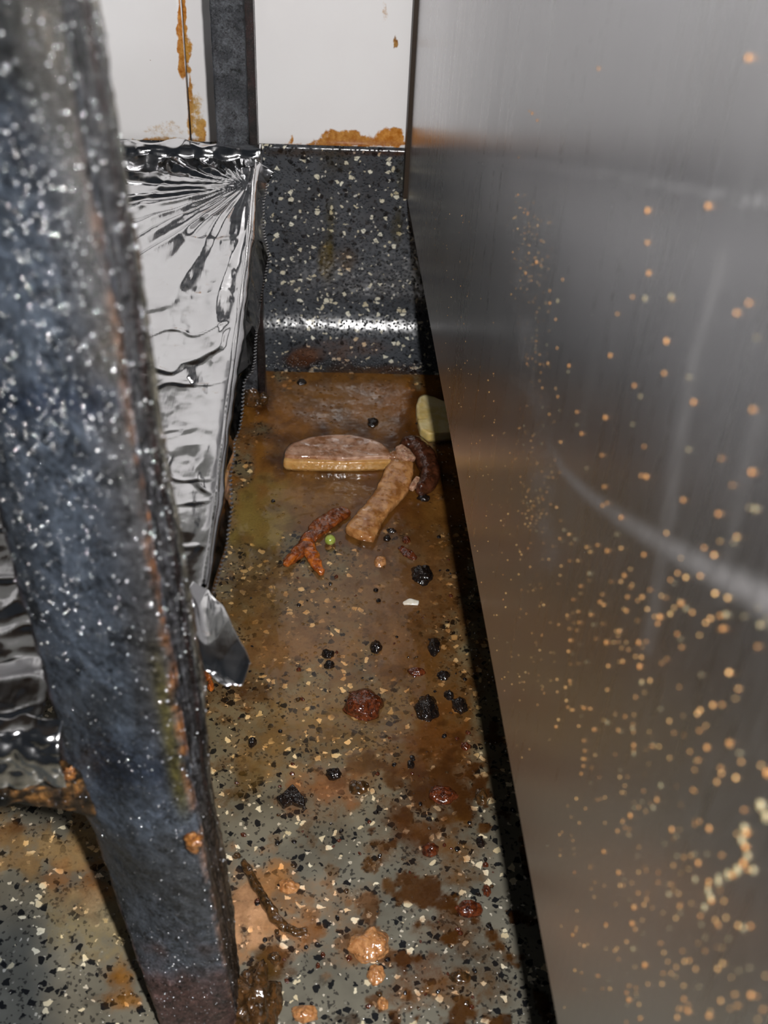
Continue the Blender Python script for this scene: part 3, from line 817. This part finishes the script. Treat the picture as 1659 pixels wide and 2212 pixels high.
# loose torn corner at the front
def quad_sheet(cor, nu, nv, amp, seed, edge_push=None):
    (a, b, c, d) = [np.array(q, float) for q in cor]      # polylines: left, right  (lists of 3d points)
def sheet_between(Lp, Rp, nu, nv):
    Lr, Rr = resample(np.array(Lp), nv), resample(np.array(Rp), nv)
    t = np.linspace(0, 1, nu)[None, :, None]
    return Lr[:, None, :]*(1-t)+Rr[:, None, :]*t
def yp(px, py, y): return hit(px, py, 1, y)
Lp = [yp(392, 1258, -43.0), yp(404, 1310, -44.0), yp(412, 1370, -45.2), yp(418, 1415, -46.0), yp(432, 1440, -46.4), yp(470, 1462, -46.6), yp(492, 1470, -46.7)]
Rp = [yp(415, 1268, -42.7), yp(446, 1292, -42.9), yp(470, 1318, -43.6), yp(494, 1350, -44.4), yp(514, 1392, -45.3), yp(530, 1430, -46.0), yp(541, 1461, -46.6)]
Sg = sheet_between(Lp, Rp, 70, 90)
uvu, uvv = np.meshgrid(np.linspace(0, 1, 70), np.linspace(0, 1, 90))
bulge = -.55*np.sin(np.pi*uvu)*np.sin(np.pi*np.clip(uvv, 0, 1))
Sg[..., 1] += bulge+facet(np.stack([uvu*2.2+uvv, uvv*3.0], -1), 83)*.75+facet(np.stack([uvu*5+uvv*2, uvv*6], -1), 93)*.28
Sg[..., 1] += .5*sst(.62, 1, uvu)
o = thick(mesh('torn_corner', Sg.reshape(-1, 3), grid_faces(90, 70), M_FOIL, parent=foil)); o['label'] = 'loose torn foil corner'
# front wrap over the crossbar (left of the leg)
nv, nu = 70, 260
xs_ = np.linspace(-34, hit(136, 1620, 1, -49.0)[0], nu)
q1 = hit(60, 1690, 1, -49.4)[2]
FV = []
for i in range(nv):
    v = i/(nv-1)
    for x in xs_:
        FV.append((x, -48.2-1.1*math.sin(min(1, v*1.5)*math.pi/2), ZF+.1+(q1-ZF-.1)*max(0, (v-.25)/.75)**1.2))
FV = np.array(FV); vv = np.repeat(np.linspace(0, 1, nv), nu)
FV[:, 1] += facet(np.column_stack([FV[:, 0]*1.3, vv*3]), 103)*.55+facet(np.column_stack([FV[:, 0]*2.8, vv*6]), 113)*.30
FV[:, 2] += facet(np.column_stack([FV[:, 0]*1.4+3, vv*3]), 123)*.25-(vv > .9)*.35*fbm(FV*[.5, 0, 0], 2, 4)
o = thick(mesh('front_wrap', FV, grid_faces(nv, nu), M_FOIL, parent=foil)); o['label'] = 'crumpled foil wrapped over the front bar'

# ------------------------------------------------------------------ food scraps on the floor
def px_scale(px, py):
    a = fpt(px, py); b = proj(a+np.array([1.0, 0, 0]))[0]; c = proj(a+np.array([0, 1.0, 0]))[0]
    return b[0]-px, py-c[1]
def puck(outline, z0, h, seed, edge=.16, rings=14, wob=.05, tilt=(0, 0)):
    """slice with the outline given as picked image points of its TOP rim"""
    P = np.array([fpt(x, y, z0+h) for x, y in outline]); P = np.vstack([P, P[:1]])
    P = resample(P, 90)[:-1]
    for _ in range(2): P = (np.roll(P, 1, 0)+P*2+np.roll(P, -1, 0))/4
    c = P.mean(0); V = []; n = len(P)
    lv = [(1.0, z0), (1.015, z0+h*.3), (1.0, z0+h*.75), (.985, z0+h*.95)]
    for s, z in lv: V += [(*(c[:2]+(p[:2]-c[:2])*s), z) for p in P]
    for k in range(1, rings):
        s = .97*(1-(k/rings)**1.1)
        V += [(*(c[:2]+(p[:2]-c[:2])*s), z0+h) for p in P]
    V.append((c[0], c[1], z0+h)); V = np.array(V)
    top = np.arange(len(V)) >= 3*n
    V[:, 2] += np.where(top, (fbm(V*1.6, 4, seed)-.5)*wob*2+(V[:, 0]-c[0])*tilt[0]+(V[:, 1]-c[1])*tilt[1], 0)
    V[:, :2] += ((np.column_stack([fbm(V*2, 3, seed+5), fbm(V*2+9, 3, seed+6)])-.5)*wob)
    m = len(V)//n
    F = grid_faces(m, n, True)
    last = (m-1)*n
    F += [(last+i, last+(i+1) % n, len(V)-1) for i in range(n)]+[tuple(reversed(range(n)))]
    A = np.array([p[:2] for p in P]); ar = np.sum(A[:, 0]*np.roll(A[:, 1], -1)-np.roll(A[:, 0], -1)*A[:, 1])
    if ar < 0: F = [tuple(reversed(f)) for f in F]
    return V, F, c
def strip(sp, hw, h, seed, z0=0.0, wob=.06, nseg=70, nr=24, sq=.6, twist=0, arch=None, widths_px=True):
    P = np.array([fpt(x, y, z0+h*.5) for x, y in sp]); d = np.r_[0, np.cumsum(np.linalg.norm(np.diff(P, axis=0), axis=1))]
    t = np.linspace(0, d[-1], nseg)
    cs = [np.interp(t, d, P[:, j]) for j in range(3)]
    for _ in range(6):
        for j in range(3): cs[j][1:-1] = (cs[j][:-2]+2*cs[j][1:-1]+cs[j][2:])/4
    Pc = np.column_stack(cs)
    sx = [px_scale(x, y)[0] for x, y in sp]
    wv = np.interp(t, d, np.array(hw)/np.array(sx))
    V = []
    for i in range(nseg):
        a = Pc[max(0, i-1)]; b = Pc[min(nseg-1, i+1)]; tg = nrm((b-a)*[1, 1, 0]); nn = np.array([-tg[1], tg[0], 0])
        e = min(1, min(i, nseg-1-i)/3.0+.15)
        lift = arch(i/(nseg-1)) if arch else 0
        for j in range(nr):
            q = 2*math.pi*j/nr
            cc = math.copysign(abs(math.cos(q))**sq, math.cos(q)); s2 = math.copysign(abs(math.sin(q))**sq, math.sin(q))
            V.append(Pc[i]*[1, 1, 0]+nn*cc*wv[i]*e+np.array([0, 0, z0+h*.5+s2*h*.5*e+lift]))
    V = np.array(V)
    nb = (fbm(V*2.2, 4, seed)-.5)*2*wob
    V[:, 2] += nb*(V[:, 2] > z0+h*.4); V[:, 0] += (fbm(V*2+5, 3, seed+1)-.5)*wob*1.5; V[:, 1] += (fbm(V*2+15, 3, seed+2)-.5)*wob*1.5
    V[:, 2] = np.maximum(V[:, 2], z0+.003)
    F = grid_faces(nseg, nr, True)+[tuple(reversed(range(nr))), tuple(range((nseg-1)*nr, nseg*nr))]
    return V, F, Pc.mean(0)

# long mushroom slice
out = [(613, 982), (616, 968), (630, 955), (665, 943), (710, 937), (760, 937), (800, 944), (825, 955), (843, 972), (850, 985), (800, 986), (740, 990), (680, 985), (640, 986)]
V, F, c = puck(out, 0.02, .95, 3, wob=.06)
ms = empty('mushroom_slice', (c[0], c[1], 0)); ms['_o'] = [c[0], c[1], 0]
tag(ms, 'long half-moon mushroom slice with a pale cut edge lying in brown water', 'mushroom')
mesh('slice', V, F, M_MUSH, parent=ms)
out2 = [(612, 984), (640, 988), (680, 987), (740, 992), (800, 988), (848, 988), (848, 996), (800, 999), (740, 1000), (680, 999), (640, 998), (613, 996)]
V, F, c2 = puck(out2, 0.01, .72, 4, wob=.04)
mesh('cut_edge', V, F, M_MUSHCUT, parent=ms)['label'] = 'pale yellow cut edge'

# dark cap slice with gills
V, F, c = strip([(866, 962), (895, 958), (918, 985), (932, 1020), (922, 1048), (900, 1062)], [12, 22, 24, 22, 20, 8], .95, 6, wob=.1, sq=.9)
cp = empty('mushroom_piece', (c[0], c[1], 0)); cp['_o'] = [c[0], c[1], 0]
tag(cp, 'curled dark brown mushroom cap piece with pale gills under the stem slice', 'mushroom')
mesh('cap_skin', V, F, M_CAP, parent=cp)
V, F, _ = strip([(860, 966), (872, 978), (888, 996)], [9, 17, 12], .45, 8, z0=.62, wob=.05)
mesh('gills', V, F, M_GILL, parent=cp)['label'] = 'pale pinkish gills'
V, F, _ = strip([(888, 1056), (896, 1046), (902, 1034)], [5, 8, 5], .4, 9, z0=.4, wob=.05)
mesh('gills', V, F, M_GILL, parent=cp)['label'] = 'pale pinkish gills'
# stem slice
V, F, c = strip([(871, 1004), (862, 1030), (848, 1060), (822, 1092), (796, 1122), (780, 1150), (770, 1163)], [22, 31, 33, 27, 30, 36, 34], .62, 10, wob=.11, sq=.45,
                arch=lambda t: .35*math.exp(-(t/.25)**2))
o = mesh('mushroom_slice', V, F, M_STEM, loc=(c[0], c[1], 0)); tag(o, 'wrinkled tan-orange mushroom stem slice lying diagonally below the half-moon slice', 'mushroom')
V, F, c = strip([(838, 985), (862, 984), (884, 1000)], [10, 12, 8], .45, 13, z0=.5, wob=.08)
o = mesh('mushroom_scrap', V, F, M_MUSH, loc=(c[0], c[1], .5)); tag(o, 'brown mushroom scrap wedged between half-moon slice and dark cap', 'mushroom')
# orange forked strip
V, F, c = strip([(752, 1098), (730, 1112), (700, 1130), (675, 1155), (652, 1185), (630, 1208), (613, 1222)], [14, 22, 24, 18, 14, 11, 7], .34, 15, wob=.22, sq=.7)
ps = empty('pepper_strip', (c[0], c[1], 0)); ps['_o'] = [c[0], c[1], 0]
tag(ps, 'forked limp orange vegetable strip beside the green pea', 'vegetable')
mesh('strip', V, F, M_PEPDARK, parent=ps)
V, F, _ = strip([(662, 1160), (668, 1180), (675, 1202), (684, 1222), (698, 1240)], [9, 14, 15, 12, 6], .32, 16, z0=.06, wob=.2, sq=.7)
mesh('fork', V, F, M_PEPPER, parent=ps)['label'] = 'brighter orange fork'
V, F, _ = strip([(640, 1196), (626, 1210), (616, 1222)], [8, 9, 7], .28, 17, z0=.15, wob=.06, sq=.8)
mesh('tip', V, F, M_PEPPER, parent=ps)['label'] = 'brighter orange tip'
# pea
c = fpt(713, 1174); V, F = lump_vf((c[0], c[1], .30), .33, .33, .31, 5, 28, 20, .05, False)
o = mesh('green_pea', V, F, M_PEA, loc=(c[0], c[1], 0)); tag(o, 'single round green pea on the floor beside the orange strip', 'pea')
# onion
V, F, c = puck([(899, 872), (905, 856), (916, 850), (940, 858), (985, 876), (1010, 898), (1004, 925), (960, 930), (930, 932), (912, 918), (900, 895)], 0, .6, 25, wob=.06)
on = empty('onion_piece', (c[0], c[1], 0)); on['_o'] = [c[0], c[1], 0]
tag(on, 'pale cream onion chunk half hidden under the steel cabinet edge', 'onion')
mesh('outer_layer', V, F, M_ONION, parent=on)
V, F, _ = puck([(902, 904), (925, 903), (965, 908), (1003, 912), (990, 932), (950, 936), (925, 936), (908, 925)], .04, .72, 26, wob=.04)
mesh('inner_layer', V, F, M_ONION, parent=on)
# shell
V, F, c = strip([(870, 1304), (886, 1300), (905, 1303)], [3, 9, 6], .16, 30, wob=.02)
o = mesh('white_shell_fragment', V, F, M_SHELL, loc=(c[0], c[1], 0)); tag(o, 'small white shell fragment below the glossy black blob', 'shell fragment')
# twig of sludge
V, F, c = strip([(525, 1856), (540, 1888), (556, 1918), (576, 1950), (594, 1980), (612, 2000), (640, 2012), (668, 2008)], [4, 10, 9, 10, 12, 12, 10, 6], .34, 33, wob=.16, sq=1, nseg=110)
o = mesh('sludge_strand', V, F, M_SLUDGE, loc=(c[0], c[1], 0)); tag(o, 'long dark brown strand of sludge near the foot of the stove leg', 'sludge')
V, F, c = strip([(862, 1180), (880, 1195), (900, 1208)], [6, 12, 6], .12, 35, wob=.06, sq=1)
o = mesh('brown_peel', V, F, M_REDLUMP, loc=(c[0], c[1], 0)); tag(o, 'flat dark red-brown peel above the glossy black blob', 'peel')

lumps = [ # name, px, py, rx px, ry px, height cm, material, label, category
 ('burnt_lump', 912, 1240, 23, 20, .45, M_CHAR, 'glossy round black blob above the white shell fragment', 'crumb'),
 ('burnt_lump', 812, 1397, 13, 13, .30, M_CHAR, 'small black lump midway between foil corner and cabinet edge', 'crumb'),
 ('burnt_lump', 938, 1396, 13, 17, .32, M_CHAR, 'upright black lump close to the cabinet shadow, above the black pair', 'crumb'),
 ('burnt_lump', 707, 1412, 13, 10, .25, M_CHAR, 'upper of two small black crumbs stacked right of the foil corner', 'crumb'),
 ('burnt_lump', 712, 1436, 12, 9, .2, M_CHAR, 'lower of two small black crumbs stacked right of the foil corner', 'crumb'),
 ('burnt_lump', 958, 1458, 14, 10, .2, M_CHAR, 'flat black crumb above the heart-shaped black lump', 'crumb'),
 ('grease_lump', 785, 1520, 42, 30, .55, M_REDLUMP, 'large round red-brown greasy lump in the middle of the floor', 'grease lump'),
 ('burnt_lump', 922, 1530, 24, 28, .38, M_CHAR, 'heart-shaped matt black lump right of the large red-brown lump', 'crumb'),
 ('burnt_lump', 993, 1522, 17, 18, .32, M_CHAR, 'black lump beside the cabinet shadow, right of the heart-shaped one', 'crumb'),
 ('burnt_lump', 970, 1500, 10, 10, .25, M_CHAR, 'tiny black crumb between the heart-shaped lump and the shadow', 'crumb'),
 ('burnt_lump', 545, 1603, 9, 9, .3, M_CHAR, 'tiny black bead just right of the stove leg', 'crumb'),
 ('burnt_lump', 720, 1672, 17, 12, .28, M_CHAR, 'black lump up and right of the arrow-shaped black flake', 'crumb'),
 ('grease_lump', 775, 1700, 22, 16, .22, M_SLUDGE, 'dark brown lump right of the arrow-shaped black flake', 'grease lump'),
 ('grease_lump', 958, 1716, 30, 19, .35, M_REDLUMP, 'red-brown lump with white glints in the dark stain near the cabinet shadow', 'grease lump'),
 ('grease_lump', 930, 1836, 17, 14, .35, M_REDLUMP, 'small glossy red-brown bead below the dark stain', 'grease lump'),
 ('burnt_lump', 1037, 1818, 10, 13, .25, M_CHAR, 'small black crumb by the cabinet shadow, right of the glossy bead', 'crumb'),
 ('grease_lump', 1012, 1962, 27, 18, .3, M_REDLUMP, 'flat pinkish-brown lump in the lower right of the floor', 'grease lump'),
 ('grease_lump', 1051, 1922, 10, 11, .3, M_REDLUMP, 'tiny red bead at the lower right beside the cabinet shadow', 'grease lump'),
 ('food_lump', 800, 2040, 44, 34, .5, M_TAN, 'large tan wet food lump at the bottom of the floor', 'food scrap'),
 ('food_lump', 812, 2105, 18, 22, .25, M_TAN, 'small tan tail of food just below the large tan lump', 'food scrap'),
 ('food_lump', 623, 1914, 22, 14, .32, M_TAN, 'orange-tan lump right of the upper sludge strand', 'food scrap'),
 ('food_lump', 822, 1212, 13, 11, .25, M_TAN, 'pink-beige crumb below the mushroom stem', 'food scrap'),
 ('burnt_lump', 836, 1162, 8, 6, .18, M_CHAR, 'tiny black crumb right of the mushroom stem tip', 'crumb'),
 ('burnt_lump', 845, 1146, 10, 5, .12, M_CHAR, 'thin black flake up and right of the mushroom stem tip', 'crumb'),
 ('burnt_lump', 915, 1075, 13, 7, .22, M_CHAR, 'black crumb below the dark mushroom cap', 'crumb'),
 ('grease_lump', 878, 1166, 9, 7, .2, M_REDLUMP, 'tiny red-brown bead above the flat peel', 'grease lump'),
 ('grease_lump', 805, 911, 12, 9, .25, M_CHAR, 'dark bead in the brown water above the half-moon mushroom slice', 'grease lump'),
 ('burnt_lump', 652, 825, 10, 6, .2, M_CHAR, 'tiny dark bead at the foot of the cove', 'crumb'),
 ('food_lump', 449, 1448, 11, 22, .6, M_PEPPER, 'glossy orange lump tucked under the torn foil corner', 'food scrap'),
 ('food_lump', 455, 1480, 7, 10, .3, M_PEPPER, 'tiny orange-red crumb below the torn foil corner', 'food scrap'),
 ('food_lump', 658, 2188, 30, 18, .35, M_TAN, 'tan lump at the very bottom edge right of the stove leg foot', 'food scrap'),
 ('food_lump', 826, 2168, 13, 14, .28, M_TAN, 'small tan lump at the very bottom edge in mid floor', 'food scrap'),
 ('grease_lump', 900, 1450, 18, 9, .15, M_REDLUMP, 'flat reddish smear-like lump left of the flat black crumb', 'grease lump'),
 ('grease_lump', 995, 2110, 22, 14, .25, M_SLUDGE, 'dark wet lump at the lower right of the floor', 'grease lump'),
 ('grease_lump', 512, 1848, 10, 6, .2, M_SLUDGE, 'small dark bead at the upper end of the sludge strand', 'grease lump'),
 ('grease_lump', 710, 1912+0, 0, 0, 0, None, '', ''),
 ('burnt_lump', 887, 1651, 8, 8, .22, M_CHAR, 'tiny black bead above the red-brown lump in the dark stain', 'crumb'),
 ('burnt_lump', 1005, 1612, 12, 8, .2, M_REDLUMP, 'reddish crumb beside the cabinet shadow above the dark stain', 'crumb'),
 ('food_lump', 700, 1440, 0, 0, 0, None, '', ''),
 ('food_lump', 640, 2090, 0, 0, 0, None, '', ''),
 ('grease_lump', 592, 2068, 14, 12, .25, M_SLUDGE, 'dark brown bead between stove leg foot and large tan lump', 'grease lump'),
 ('grease_lump', 1040, 1720, 13, 20, .25, M_SLUDGE, 'brown lump at the cabinet shadow right of the red-brown lump', 'grease lump'),
]
for i, (nm, px, py, rx, ry, h, mt, lab, cat) in enumerate(lumps):
    if mt is None: continue
    sx, sy = px_scale(px, py); c = fpt(px, py, h*.3)
    V, F = lump_vf((c[0], c[1], .0), rx/sx, ry/sy*1.0, h, 100+i, 32, 22, .42, True, 1.8)
    o = mesh(nm, V, F, mt, loc=(c[0], c[1], 0)); tag(o, lab, cat)
# arrow-shaped flake
V, F, c = puck([(632, 1692), (658, 1722), (660, 1740), (640, 1735), (628, 1730), (612, 1742), (596, 1722), (614, 1712)], 0, .3, 61, wob=.14)
o = mesh('burnt_flake', V, F, M_CHAR, loc=(c[0], c[1], 0)); tag(o, 'arrow-shaped black burnt flake right of the stove leg', 'flake')

# many tiny crumbs scattered over the channel floor
protos = []
for k_, mt in enumerate((M_CHAR, M_REDLUMP, M_SLUDGE)):
    V, F = lump_vf((0, 0, 0), .10, .09, .06, 300+k_, 14, 9, .6, True, 2.2)
    o = mesh('crumb', V, F, mt); protos.append(o)
first = [True]*3
lab = {0: 'tiny black burnt crumb scattered on the wet floor', 1: 'tiny red-brown grease bead scattered on the wet floor', 2: 'tiny brown sludge crumb scattered on the wet floor'}
grp = {0: 'tiny black crumbs scattered over the floor', 1: 'tiny red-brown beads scattered over the floor', 2: 'tiny brown crumbs scattered over the floor'}
cnt = 0
while cnt < 170:
    py = 870+1330*random.random()**.8; px = random.uniform(470, 1130)
    lx = np.interp(py, [870, 1300, 1700, 2200], [590, 500, 480, 590]); rx_ = np.interp(py, [870, 1300, 1700, 2200], [900, 995, 1045, 1130])
    if not lx < px < rx_: continue
    if random.random() > .35+.65*((px-lx)/(rx_-lx)): continue
    if 600 < px < 945 and 925 < py < 1245: continue
    k_ = random.choice((0, 0, 1, 1, 2))
    o = protos[k_] if first[k_] else protos[k_].copy()
    if not first[k_]: COL.objects.link(o)
    first[k_] = False
    c = fpt(px, py); s_ = random.uniform(.45, 1.5)
    o.location = (c[0]*.01, c[1]*.01, .0002); o.scale = (s_, s_*random.uniform(.7, 1.2), s_); o.rotation_euler.z = random.uniform(0, 6.3)
    tag(o, lab[k_], 'crumb', grp[k_]); cnt += 1

# ------------------------------------------------------------------ grease droplets on the steel panel
big = [(1292, 148, 6), (1615, 125, 13), (1149, 245, 6), (1143, 240, 4), (1160, 260, 5), (1120, 340, 3), (1397, 455, 11), (1528, 445, 11), (1397, 524, 8), (1400, 590, 9), (1392, 645, 10), (1448, 641, 11),
       (1158, 566, 8), (1135, 590, 6), (1168, 574, 4), (1215, 604, 6), (1187, 628, 5), (1187, 655, 6), (1200, 690, 5), (1438, 737, 12), (1317, 768, 8), (1203, 752, 5), (1183, 785, 7), (1228, 790, 7),
       (1166, 787, 4), (1369, 833, 7), (1306, 902, 9), (1245, 890, 6), (1186, 895, 5), (1255, 937, 7), (1204, 857, 5), (1171, 838, 5), (1340, 1118, 8), (1310, 1190, 8), (1424, 1333, 11), (1566, 1328, 12), (1469, 1303, 10),
       (1560, 1358, 10), (1380, 1440, 10), (1384, 1474, 10), (1310, 1561, 8), (1260, 1530, 7), (1282, 1576, 8), (1200, 1570, 7), (1365, 1573, 8), (1368, 1610, 8), (1368, 1628, 8), (1525, 1615, 10), (1573, 1605, 10),
       (1426, 1697, 10), (1418, 1728, 9), (1410, 1745, 9), (1360, 1762, 10), (1450, 1792, 11), (1507, 1864, 11), (1303, 1840, 8), (1335, 1885, 9), (1443, 1932, 10), (1368, 1960, 10), (1364, 1995, 10), (1366, 2050, 10), (1391, 2085, 11),
       (1236, 2020, 7), (1357, 2160, 10), (1485, 2185, 10), (1530, 2195, 10), (1603, 1865, 13), (1604, 2005, 12), (1620, 2150, 12), (1260, 1600, 6), (1262, 1622, 6), (1262, 1640, 6), (1259, 1655, 6), (1265, 1430, 5), (1237, 1295, 5),
       (1308, 1388, 9), (1378, 1388, 9), (1250, 1345, 6), (1480, 1315, 9), (1530, 1790, 11), (1610, 1800, 13), (1608, 1830, 13), (1550, 1895, 12), (1530, 1905, 10), (1580, 1890, 12), (1535, 1945, 12), (1650, 1760, 16), (1655, 1670, 14),
       (1640, 1350, 12), (1395, 1030, 9), (1474, 1080, 8), (1550, 1110, 9), (1630, 1100, 11), (1622, 1020, 10)]
pale = [(1605, 1790, 20), (1600, 1815, 19), (1612, 1850, 17), (1590, 1880, 22), (1570, 1890, 20), (1550, 1905, 17), (1533, 1940, 19), (1528, 1925, 15), (1520, 1960, 15), (1640, 1740, 24), (1652, 1765, 22), (1625, 1880, 16), (1500, 1900, 12)]
pts = [(x, y, r) for x, y, r in pale+big]
while len(pts) < 300:
    u = random.random()
    if u < .33:
        y = random.uniform(480, 1200); x = random.gauss(1140+.03*(y-500), 28); r = random.uniform(2, 3.6)
    elif u < .80:
        y = random.uniform(1250, 2200); x = random.gauss(1330+.14*(y-1250), 150); r = 3+.008*max(0, x-1200)*random.uniform(.8, 1.6)
    else:
        y = random.uniform(600, 1400); x = random.uniform(1200, 1655); r = random.uniform(4, 9)
    ex = 880+(y-430)*.1824
    if x < ex+18 or x > 1655: continue
    pts.append((x, y, r))
pn = [None, None]
def drop_proto(mt):
    V, F = lump_vf((0, 0, 0), 1, 1, .45, 5, 14, 10, .06, False)
    V = V[:, [2, 0, 1]]*[-.45, 1, 1.1] if False else V
    return V, F
ang = math.atan2(npl[1], npl[0])
V0, F0 = lump_vf((0, 0, 0), .1, .1, .055, 9, 12, 10, .08, False)
V0 = np.column_stack([V0[:, 2], V0[:, 0], V0[:, 1]])        # dome axis along local +x
dp = []
for mt in (M_DROP, M_DROP2):
    dp.append(mesh('grease_droplet', V0, F0, mt))
used = [False, False]
for i, (x, y, r) in enumerate(pts):
    p = px_panel(x, y, .02)
    depth = -((p-CAM)@R)[2]; rad = max(.022, (r-.0)*depth/FPX*.5)
    k_ = 1 if i < len(pale) else 0 if random.random() < (.82 if i < len(pale)+len(big) else .6) else 1
    o = dp[k_] if not used[k_] else dp[k_].copy()
    if used[k_]: COL.objects.link(o)
    used[k_] = True
    o.location = Vector(p)*.01; s_ = rad/.1
    o.scale = (s_*.8, s_, s_*random.uniform(1, 1.25)); o.rotation_euler.z = ang
    if k_ == 0: tag(o, 'amber grease droplet stuck on the brushed steel side panel', 'droplet', 'amber grease droplets on the steel panel')
    else: tag(o, 'pale clear grease droplet stuck on the brushed steel side panel', 'droplet', 'clear grease droplets on the steel panel')
# the fine spray too small to count
SVs, SFs = [], []; b = 0
Vs, Fs = lump_vf((0, 0, 0), 1, 1, .5, 9, 7, 5, .1, False); Vs = np.column_stack([Vs[:, 2], Vs[:, 0], Vs[:, 1]])
ca, sa = math.cos(ang), math.sin(ang)
cnt = 0
while cnt < 800:
    u = random.random()
    if u < .35:
        y = random.uniform(420, 1150); x = random.gauss(1145+.03*(y-500), 24)
    elif u < .6:
        y = random.uniform(450, 1500); x = 880+(y-430)*.1824+random.uniform(12, 150)
    else:
        y = random.uniform(1150, 2210); x = random.gauss(1320+.1*(y-1200), 160)
    if x < 880+(y-430)*.1824+8 or x > 1655 or y > 2210: continue
    p = px_panel(x, y, .008); s_ = random.uniform(.012, .032)*(1.0 if x < 1200 else 1.4)
    q = Vs*s_; q = np.column_stack([q[:, 0]*ca-q[:, 1]*sa, q[:, 0]*sa+q[:, 1]*ca, q[:, 2]])+p
    SVs.append(q); SFs += [tuple(b+k for k in f) for f in Fs]; b += len(Vs); cnt += 1
o = mesh('grease_spray', np.vstack(SVs), SFs, M_DROP, loc=E0)
tag(o, 'fine mist of amber grease specks over the brushed steel side panel', 'grease specks', None, 'stuff')

for o in bpy.data.objects:
    if '_o' in o: del o['_o']
